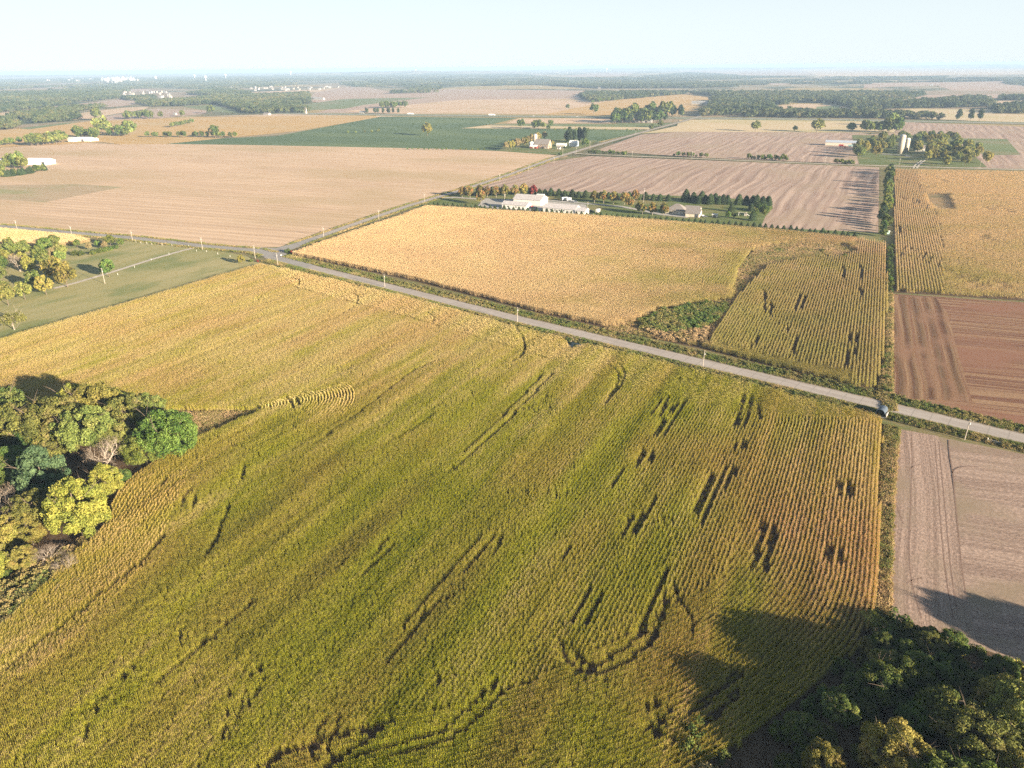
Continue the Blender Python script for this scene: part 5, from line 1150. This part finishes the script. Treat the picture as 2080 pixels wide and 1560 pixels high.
c, L = mid((1130,300), (1148,297), 7, BR); building('long_garage', 'low white garage between barn and farmhouse', 'garage', c, BR, 16, 7, 2.8, 4.6, WHITE, ROOFB, [('f', -4, 0, 2.8, 2.3), ('f', 0, 0, 2.8, 2.3), ('f', 4, 0, 2.8, 2.3)])
c, L = mid((1132,304), (1137,304), 4, BR); building('garden_shed', 'tiny white shed on the farmhouse lawn', 'shed', c, BR, 5, 4, 2.4, 3.6, WHITE, SHING, [('f', 0, 0, 1.2, 1.9, DARKP)])
def silo(loc, r, h, label, mat, dome):
    t = thing('silo', label, 'silo', (loc[0], loc[1], .75)); m = MB()
    for k in range(int(h // 2.4)): pass
    m.tube([(0, 0, 0), (0, 0, h)], [r, r], 28); b = m.build('silo_wall', mat, t, True)
    for p in b.data.polygons: p.use_smooth = len(p.vertices) == 4
    m = MB(); m.tube([(0, 0, h + r * .62 * math.sin(a * math.pi / 12)) for a in range(6)] + [(0, 0, h + r * .62)], [r * 1.02 * math.cos(a * math.pi / 12) for a in range(6)] + [.05], 28, False); m.build('dome', dome, t, True)
    m = MB()
    for k in range(int(h / 1.5)): m.tube([(r * 1.012 * math.cos(a), r * 1.012 * math.sin(a), 1 + k * 1.5) for a in np.linspace(0, 6.283, 25)], [.04] * 25, 4, False)
    m.build('hoops', STONE, t); m = MB(); m.box((r + .4, 0, 0), (.8, 1.0, h)); m.build('chute', mat, t)
STAVE = plain('concrete_staves', (.44, .39, .31), .9, 0, .1, .15, .6); DOME = plain('dome_sheet', (.62, .60, .54), .4, .4, .4, .1)
silo(G(1827, 313), 4.0, 24, 'tall cream concrete silo of the wooded farm', STAVE, DOME)
silo(G(1839, 310), 3.0, 18, 'shorter silo with a shiny dome beside the tall cream one', STAVE, ROOFB)
silo(G(1087, 297), 3.0, 17, 'slender silo at the barn\'s western gable', STAVE, DOME)
silo(G(1080, 301), 4.2, 7, 'squat white grain bin beside the barn', ROOFW, ROOFB)
c, L = mid((1676,296), (1741,298), 14, BR); building('long_shed', 'very long white shed with blue grey roof west of the silo farm', 'shed', c, BR, L, 16, 4.8, 7.4, SIDING, plain('blue_grey_roof', (.42, .47, .55), .5), [('f', 18, 0, 5, 4, DARKP), ('f', 8, 0, 5, 4, DOORC)])
X0 = G(1868, 308); building('farmhouse', 'white house hidden among the trees of the silo farm', 'house', X0, BR, 12, 9, 5, 8.5, WHITE, SHING, [('f', 0, 0, 1.2, 2.1)], [('f', -3.5, 1, 1, 1.2), ('f', 3.5, 1, 1, 1.2)])
strip('fence_kerb', [(1792,313.5),(1841,316)], 1.0, .79, PAINT)
c, L = mid((50,336), (95,336), 18, 102); building('white_shed', 'large bright white shed of the western farm with one dark doorway', 'shed', c, 102, L, 20, 5, 8, plain('white_wall', (.80, .79, .76), .7), ROOFB, [('f', 14, 0, 5, 4.2, DARKP)])
c, L = mid((-20,337), (16,336), 16, 102); building('white_shed', 'bright white shed cut by the left edge of the picture', 'shed', c, 102, L, 16, 5, 8, plain('white_wall2', (.80, .79, .76), .7), ROOFB, [('f', 0, 0, 5, 4.2)])
c, L = mid((152,288), (184,288), 14, 102); building('white_shed', 'long low white shed of the small distant farm', 'shed', c, 102, L, 14, 4, 7, WHITE, ROOFB, [('f', 0, 0, 5, 3.5, DARKP)])
c, L = mid((138,289), (150,289), 10, 102); building('farmhouse', 'white farmhouse at the western end of the small distant farm', 'house', c, 102, L, 10, 5, 8, WHITE, ROOFW, [('f', 0, 0, 1.2, 2)], [('f', -4, 1, 1, 1.2), ('f', 4, 1, 1, 1.2)])
c, L = mid((186,287), (192,287), 8, 102); building('farm_shed', 'small pale shed east of the long low one', 'shed', c, 102, 12, 8, 3, 5, WHITE, ROOFB, [('f', 0, 0, 3, 2.4)])
# far homesteads
DIMW = plain('weathered_siding', (.34, .33, .31), .8); DIMR = plain('weathered_roof', (.30, .30, .30), .7)
def far_house(x, y, w, label, group=None, bearing=115, cat='house', roof=None, h=4):
    X0 = G(x, y); d = math.hypot(*X0); L = w * d / FPX
    m = MB(); Wd = min(L * .6, 14)
    t = thing('house' if cat == 'house' else 'shed', label, cat, (X0[0], X0[1], .3), rad(90 - bearing), group)
    wall_shell(m, L, Wd, h, h * 1.7); m.build('wall', DIMW if w > 3 else SIDING, t); m = MB(); gable_roof(m, L, Wd, h, h * 1.7); m.build('roof', roof or (DIMR if w > 4 else SHING), t); return t
far_house(1293, 249, 6, 'white house with a steep roof in front of the highway grove', roof=SHING, h=8); far_house(1303, 249, 10, 'low pale blue sheds beside the steep roofed house', cat='shed')
far_house(1320, 249, 8, 'white garage in the highway grove, east of the low sheds', cat='shed'); far_house(1421, 212, 28, 'long white shed in the eastern golden field', cat='shed', h=6)
far_house(1519, 230, 27, 'long white shed at the dark conifer farm', cat='shed', h=6); far_house(1553, 214, 6, 'white house at the edge of the conifers', h=8)
far_house(643, 203, 34, 'long pale shed beside the far green field', cat='shed', h=6); far_house(736, 230.5, 10, 'white house beside the highway homestead trees')
far_house(356, 234, 6, 'pale farm building beyond the golden field', cat='shed'); far_house(543, 234, 12, 'pinkish roofed low building below the dark wood', cat='shed', roof=SHING); far_house(622, 231, 3, 'tiny white spired house below the dark wood', h=10)
far_house(1891, 174, 5, 'white house among trees in the far right field'); far_house(1217, 180, 4, 'tiny pale farm inside the great wood'); far_house(1035, 164.5, 5, 'white farm on the far green slope')
VG = 'houses of the distant village'
for i in range(34):
    x = rr.choice([rr.gauss(310, 40), rr.gauss(270, 30), rr.uniform(190, 345)]); far_house(x, rr.uniform(188, 200), rr.uniform(2, 5), 'small white house of the distant village among trees', VG, rr.uniform(90, 140), h=7)
for i in range(36):
    x = rr.uniform(440, 690); far_house(x, rr.uniform(178.5, 186) - (x - 440) * .012, rr.uniform(2, 5), 'tiny white house in the scattered settlement beyond the fields', 'houses of the scattered settlement', rr.uniform(90, 140), h=7)
for i in range(14): far_house(rr.uniform(1070, 1190), rr.uniform(147, 150.5), rr.uniform(2, 4), 'faint white house on the horizon slope', 'faint houses on the horizon slope', 115, h=9)
for i in range(12): far_house(rr.uniform(1400, 2060), rr.uniform(141, 150), rr.uniform(2, 3), 'tiny pale farm near the eastern skyline', 'farms near the eastern skyline', 115, h=9)
# distant town
for i in range(60):
    x = rr.choice([rr.gauss(235, 22), rr.uniform(95, 270), rr.gauss(255, 12)]); y = rr.uniform(160.5, 168.5) if x > 150 else rr.uniform(160.5, 165); X0 = G(x, y); d = math.hypot(*X0); w = rr.uniform(1.5, 4) * d / FPX; hh = rr.uniform(1.2, 6 if x > 200 else 2) * d / FPX
    t = thing('town_building', 'pale block of the hazy town on the left horizon', 'building', (X0[0], X0[1], 0), rr.uniform(-.3, .3), 'blocks of the hazy town'); m = MB(); m.box((0, 0, 0), (w, w * .6, hh)); m.build('wall', [DIMW, SIDING, CONC][i % 3], t); m = MB(); m.box((0, 0, hh + .02), (w * .5, w * .3, hh * .12 + 2)); m.build('roof_house', ROOFW, t)
def water_tower(x, y, hp, label):
    X0 = G(x, y); d = math.hypot(*X0); h = hp * d / FPX; r = h * .24; t = thing('water_tower', label, 'water tower', (X0[0], X0[1], 0)); m = MB()
    m.tube([(0, 0, 0), (0, 0, h * .1), (0, 0, h * .62)], [r * .5, r * .22, r * .22], 12); m.build('pedestal', ROOFB, t, True); m = MB()
    m.tube([(0, 0, h * .58 + (1 - math.cos(a * math.pi / 8)) * h * .2) for a in range(9)], [max(.2, r * math.sin(a * math.pi / 8)) for a in range(9)], 16, False); m.build('tank', ROOFB, t, True)
water_tower(419, 166, 10, 'largest white water tower on the left skyline'); water_tower(459, 160, 8, 'faint water tower right of the largest one'); water_tower(396, 160, 7, 'faint water tower left of the largest one')
water_tower(591, 154, 8, 'water tower on the blue ridge'); water_tower(844, 149, 7, 'tiny water tower above the middle of the wood'); water_tower(1232, 146, 6, 'tiny water tower on the skyline right of the centre')

# ================================================================== POLES
def pole_proto():
    t = thing('utility_pole', 'x', 'utility pole'); m = MB(); m.tube([(0, 0, 0), (.03, 0, 5), (0, 0, 10)], [.16, .14, .10], 10); m.build('post', POLE, t)
    m = MB(); m.box((0, 0, 9.35), (2.3, .12, .14)); ca = m.build('crossarm', POLE, t)
    for x in (-1.05, .35, 1.05): m = MB(); m.tube([(x, 0, 9.49), (x, 0, 9.72)], [.07, .05], 6); m.build('insulator', WHITE, ca)
    m = MB(); m.tube([(.28, 0, 7.6), (.28, 0, 8.5)], [.2, .2], 10); m.build('transformer', PAINT, t); return t
pp = None
for bx, by, tx, ty, lab in [(36,469,33,451,'along the western road, farthest left'),(147,481,143,461,'along the western road, beside the small yellow field'),(270,491,266,472,'along the western road, at the hedge\'s end'),(412,509,409,483,'where the gravel lane meets the western road'),
  (519,527,515,500,'at the junction corner of the pasture'),(214,578.5,206,547,'on the pasture beside the lone tree, nearest pole'),(565,541,563,518,'south of the junction by the near corn'),(658,484,656,462,'on the northern road, first after the junction'),(770,448,769,428,'on the northern road, second after the junction'),
  (862,411,861,396,'at the entrance of the long yard'),(1025,413,1025,401,'in the yard left of the white sheds'),(1193,437,1193,411,'tall and thin at the eastern end of the white sheds'),(1307,412,1307,383,'behind the drive, rising over the mauve stubble'),(1015,371,1015,354,'on the northern road above the yard'),(1074,350,1074,334,'on the northern road, middle of the mauve stubble'),
  (1125,334,1125,319,'on the northern road below the farmhouse'),(1143,316,1143,301,'on the farmhouse lawn by the road'),(1170,315,1170,300,'at the crossroad corner'),(1198,305,1198,286,'beside the farmhouse garden tree'),(1284,320,1284,306,'first on the crossroad'),(1291,275,1291,266,'far up the northern road'),(1405,325,1405,308,'second on the crossroad'),(1535,326,1535,310,'third on the crossroad'),(1675,335,1675,319,'fourth on the crossroad, by the long white shed'),
  (1826,336,1827,323,'fifth on the crossroad, in front of the silos'),(1989,344,1990,327,'at the eastern end of the silo farm\'s grove'),(1051,657,1050,635,'on the paved road between the two corn fields'),(782,585,782,566,'on the paved road, below the golden field'),(1427,750,1427,727,'on the paved road, south of the wet hollow'),(1958,897,1964,861,'on the paved road above the grey field, nearest the camera on the right')]:
    h = min(max(height_of((bx, by), (tx, ty)), 8), 13); X0 = G(bx, by); west = by > 600 or bx > 540 and by > 515
    rz = rad(90 - (39 if west else 25)) if by < 1 else rad(rr.uniform(-12, 12) + (-50 if west else -20))
    l = 'utility pole ' + lab
    if pp is None: pp = pole_proto(); pp.location = (X0[0], X0[1], GZ); pp.scale = (1, 1, h / 10); pp['label'] = l; pp['group'] = 'utility poles along the roads'; pp.rotation_euler.z = rz; continue
    copy_tree(pp, (X0[0], X0[1], GZ), rz, (1, 1, h / 10), l)
# fence posts round the pasture
fp = thing('fence_post', 'low pale fence post on the pasture beside the lane', 'fence post', (*G(308, 531), GZ), 0, 'fence posts of the pasture'); m = MB(); m.tube([(0, 0, 0), (0, 0, 1.3)], [.1, .09], 6); m.build('post', PAINT, fp); m = MB(); m.tube([(0, 0, 1.3), (0, 0, 1.42)], [.11, .03], 6); m.build('cap', PAINT, fp)
for x, y in [(240,561),(274,546),(344,519),(400,513),(420,514),(443,519),(468,524),(277,494),(287,496),(299,497),(309,499),(330,500),(350,501),(384,503)]: copy_tree(fp, (*G(x, y), GZ))
# gate post by the grey field
gp_ = thing('field_gate', 'short white gate post with a thin rail beside the grey field', 'gate', (*G(2004, 901), GZ), rad(-39)); m = MB(); m.tube([(0, 0, 0), (0, 0, 1.6)], [.14, .12], 8); m.build('post', PAINT, gp_); m = MB(); m.box((2.2, 0, 1.0), (4.4, .08, .1)); m.box((2.2, 0, .5), (4.4, .06, .08)); m.build('rail', PAINT, gp_)
# road sign inside the junction
sg = thing('road_sign', 'small road sign on a post inside the junction bend', 'sign', (*G(572, 526), GZ), rad(30)); m = MB(); m.tube([(0, 0, 0), (0, 0, 2.3)], [.05, .05], 6); m.build('post', POLE, sg); m = MB(); m.box((0, -.07, 1.6), (.75, .04, .75)); m.build('sign_plate', PAINT, sg)

# ================================================================== SMALL THINGS
# culvert under the field entrance
X0 = G(1788, 846); cv = thing('culvert', 'dark corrugated steel culvert mouth in the ditch at the corn\'s corner', 'culvert', (X0[0], X0[1], GZ), rad(-39))
m = MB(); n = 24
for r0, r1 in ((1.55, 1.42),):
    for x0 in (0,):
        b = len(m.v)
        for k in range(n): a = 2 * math.pi * k / n; m.v += [(r0 * math.cos(a), -1.6, 1.2 + r0 * math.sin(a)), (r0 * math.cos(a), 3.2, 1.2 + r0 * math.sin(a)), (r1 * math.cos(a), 3.2, 1.2 + r1 * math.sin(a)), (r1 * math.cos(a), -1.6, 1.2 + r1 * math.sin(a))]
        for k in range(n):
            i, j = b + 4 * k, b + 4 * ((k + 1) % n); m.f += [(i, i + 1, j + 1, j), (i + 2, i + 3, j + 3, j + 2), (i + 3, i, j, j + 3)]
m.rnd = [.5] * len(m.v); m.build('pipe', STEELB, cv)
m = MB(); m.box((0, -1.9, .02), (3.6, 1.4, .25)); m.box((2.1, -.6, 0), (.35, 3.2, 1.5)); m.build('apron', CONC, cv)
# fuel tank like boulder heap and rubble by the shaded ditch pit
PITSHADE, nt_, b_ = newmat('ditch_pit_shade'); b_.inputs['Base Color'].default_value = (.012, .022, .022, 1); b_.inputs['Roughness'].default_value = .12; b_.inputs['Specular IOR Level'].default_value = .5
sheet('water', [(1150,698),(1160,697),(1185,700),(1180,706),(1168,709),(1150,706)], GZ + .06, PITSHADE, label='dark sheet painted as shade in the ditch pit between the corn and the road')  # no pool here: dark glossy sheet painted for the shade in the ditch pit
rg_ = random.Random(5)
def rock(x, y, s, label, group):
    import bmesh
    bm = bmesh.new(); bmesh.ops.create_icosphere(bm, subdivisions=2, radius=s)
    for v in bm.verts: v.co *= rg_.uniform(.75, 1.15); v.co.z *= .6
    me = bpy.data.meshes.new('rock'); bm.to_mesh(me); bm.free(); me.materials.append(plain_rock); o = bpy.data.objects.new('rock', me); COL.objects.link(o); o.location = (*G(x, y), GZ + s * .15); tag(o, label, 'rock', group)
plain_rock = plain('field_stone', (.36, .29, .25), .95, 0, .1, .3, 1)
for i in range(26): rock(rg_.uniform(1150, 1182), rg_.uniform(688, 696) + 0, rg_.uniform(.4, .9), 'pinkish stone heaped above the dark ditch pit', 'stones above the water hole')
for i in range(10): rock(rg_.uniform(1195, 1222), 0 + rg_.uniform(697, 706), rg_.uniform(.3, .8), 'grey stone in the ditch east of the dark pit', 'stones east of the water hole')
for i in range(5): rock(rg_.uniform(1110, 1120), rg_.uniform(674, 679), rg_.uniform(.3, .7), 'pale stone in the ditch west of the dark pit', 'stones west of the water hole')
tree('bush', 1154, 696, 2.6, 'dark bush at the western end of the dark ditch pit', cat='bush'); tree('bush', 1168, 706, 1.6, 'low green bush growing out of the dark ditch pit', cat='bush'); tree('bush', 1212, 704, 1.8, 'dark bush in the ditch east of the dark pit', cat='bush')
# vehicles
TYRE = plain('tyre_rubber', (.02, .02, .02), .9); CARW = plain('white_car_paint', (.72, .72, .72), .3, 0, .5, .02); CARG = plain('silver_car_paint', (.35, .37, .40), .3, .4, .5, .02); CARD = plain('dark_car_paint', (.05, .06, .08), .3, .2, .5, .02); CARR = plain('red_paint', (.42, .05, .05), .4)
def wheels(t, xs, y, r=.36):
    for x in xs:
        for s in (-1, 1):
            m = MB(); m.tube([(x, s * y - .12, r), (x, s * y + .12, r)], [r, r], 14); w = m.build('wheel', TYRE, t)
            m = MB(); m.tube([(x, s * (y + .13) - .01, r), (x, s * (y + .13) + .01, r)], [r * .55, r * .5], 10); m.build('rim', CARG, w)
def car(x, y, bearing, paint, label, group=None, pickup=False):
    t = thing('pickup_truck' if pickup else 'parked_car', label, 'car', (*G(x, y), .80), rad(90 - bearing), group); m = MB()
    m.prism([(-2.3, .35), (2.25, .35), (2.3, .75), (1.3, .95), (-2.2, 1.0), (-2.35, .7)], -.88, .88); m.build('body', paint, t)
    m = MB(); m.prism([(1.2, .96), (.5, 1.45), (-.6 if pickup else -1.4, 1.48), (-.8 if pickup else -2.1, 1.0)], -.78, .78); g = m.build('cabin', GLASS, t)
    m = MB(); m.prism([(.48, 1.46), (-.58 if pickup else -1.38, 1.49), (-.58 if pickup else -1.38, 1.54), (.48, 1.51)], -.76, .76); m.build('roof', paint, t)
    wheels(t, (1.4, -1.4), .86); m = MB(); m.box((2.29, .6, .6), (.06, .3, .14)); m.build('headlight', WHITE, t); m = MB(); m.box((2.29, -.6, .6), (.06, .3, .14)); m.build('headlight', WHITE, t); return t
def trailer(x, y, bearing, L, label, paint, group=None):
    t = thing('box_trailer', label, 'trailer', (*G(x, y), .80), rad(90 - bearing), group); m = MB(); m.box((0, 0, .8), (L, 2.4, 2.5)); m.build('box', paint, t)
    m = MB(); m.box((L / 2 + .9, 0, .7), (1.8, .2, .14)); m.build('drawbar', TYRE, t); m = MB(); m.box((-L / 2 - .03, 0, 1.0), (.05, 2.0, 2.1)); m.build('rear_door', DOORC, t); wheels(t, (-L * .1, -L * .1 - 1), 1.05, .42)
def semi(x, y, bearing, label):
    t = thing('semi_truck', label, 'truck', (*G(x, y), .62), rad(90 - bearing)); m = MB(); m.box((-3, 0, 1.2), (13.5, 2.6, 2.9)); m.build('trailer_box', CARW, t); m = MB(); m.prism([(4.6, .6), (9, .6), (9, 1.7), (7.4, 1.9), (6.9, 3.4), (4.6, 3.5)], -1.2, 1.2); m.build('cab', CARR if 'red' in label else CARW, t)
    m = MB(); m.box((7.25, 0, 2.1), (.12, 2.1, .9)); m.build('windscreen', GLASS, t); wheels(t, (7.8, 4.2, 3.1, -7.5, -8.7), 1.2, .5)
semi(1000, 235.2, 98, 'white semi truck with long trailer on the highway'); semi(835, 233, 98, 'darker lorry on the highway west of the white semi')
car(1084, 236.5, 98, CARW, 'white car on the highway right of the semi truck'); car(1163, 237.5, 98, CARG, 'silver car on the highway, first of two close together'); car(1172, 237.5, 98, CARW, 'white car on the highway, second of two close together')
car(1427, 441, 60, CARW, 'white car parked at the garage gable'); car(1432, 443, 60, CARD, 'dark car parked beyond the white one at the garage', pickup=True)
trailer(1147, 409, 70, 6, 'white box trailer behind the long low shed', CARW); trailer(1155, 410, 70, 5, 'grey box trailer beside the white one behind the shed', CARG); car(1163, 411, 70, CARG, 'silver car parked behind the long low shed'); car(1169, 412.5, 70, CARD, 'dark pickup behind the long low shed', pickup=True); trailer(1098, 402.5, 115, 8, 'white trailer behind the tallest shed\'s corner', CARW)
car(1083, 424, 80, CARD, 'dark pickup parked between the two front sheds', pickup=True); car(1079, 422, 80, CARR, 'red car parked between the two front sheds'); car(1088, 425, 80, CARG, 'grey car parked between the front sheds, nearest the long shed')
trailer(1214, 434, 25, 6, 'white camper trailer on the grass east of the sheds', CARW); car(1201, 432, 100, CARD, 'dark car in the shade beside the small joined shed'); car(987, 417, 120, CARD, 'dark pickup by the big pink orange maple', pickup=True)
car(1200, 439, 120, CARG, 'silver car beside the spruces at the sheds\' eastern end'); car(1716, 300, 115, CARR, 'red machine parked in front of the very long shed', pickup=True); trailer(1708, 299, 115, 7, 'red wagon parked in front of the very long shed', CARR); trailer(1728, 299.5, 115, 8, 'teal wagon in front of the very long shed', bpy.data.materials['teal_paint'])
# play frame
pf = thing('play_frame', 'pale wooden swing set and slide on the shaded lawn', 'swing set', (*G(1506, 440), .8), rad(-25)); m = MB()
for x in (-2.4, 2.4):
    for s in (-1, 1): m.tube([(x, s * 1.3, 0), (x, 0, 2.8)], [.12, .12], 6)
m.tube([(-2.6, 0, 2.8), (2.6, 0, 2.8)], [.13, .13], 6); m.build('frame', PAINT, pf)
m = MB(); m.box((3.4, 0, 0), (1.6, 1.6, 1.7)); m.box((3.4, 0, 2.5), (1.9, 1.9, .5), 0, .4); m.build('tower', POLE, pf)
for x in (-1, 1): m = MB(); m.box((x, 0, .6), (.5, .25, .06)); m.tube([(x - .2, 0, .62), (x - .2, 0, 2.75)], [.02, .02], 4); m.tube([(x + .2, 0, .62), (x + .2, 0, 2.75)], [.02, .02], 4); m.build('swing', POLE, pf)
m = MB(); n_ = len(m.v); m.prism([(-2.6, 0), (-2.4, 0), (-5.0 + 5, 0)], 0, 0) if False else m.tube([(4.2, 0, 1.7), (6.6, 0, .15)], [.3, .3], 6); m.build('slide', PAINT, pf)
print('TREES', tree_n)
HAZE = 9.0e-5
# haze
hz = MB(); hz.box((0, 0, -1.6), (68000, 68000, 127.5))
HZ = bpy.data.materials.new('haze'); HZ.use_nodes = True; hn = HZ.node_tree; hn.nodes.remove(hn.nodes['Principled BSDF'])
pv = hn.nodes.new('ShaderNodeVolumePrincipled'); pv.inputs['Color'].default_value = (.52, .73, 1.0, 1); pv.inputs['Density'].default_value = HAZE
hn.links.new(pv.outputs[0], hn.nodes['Material Output'].inputs['Volume'])
tag(hz.build('haze', HZ), 'thin pale blue air over the whole plain', None, None, 'stuff')
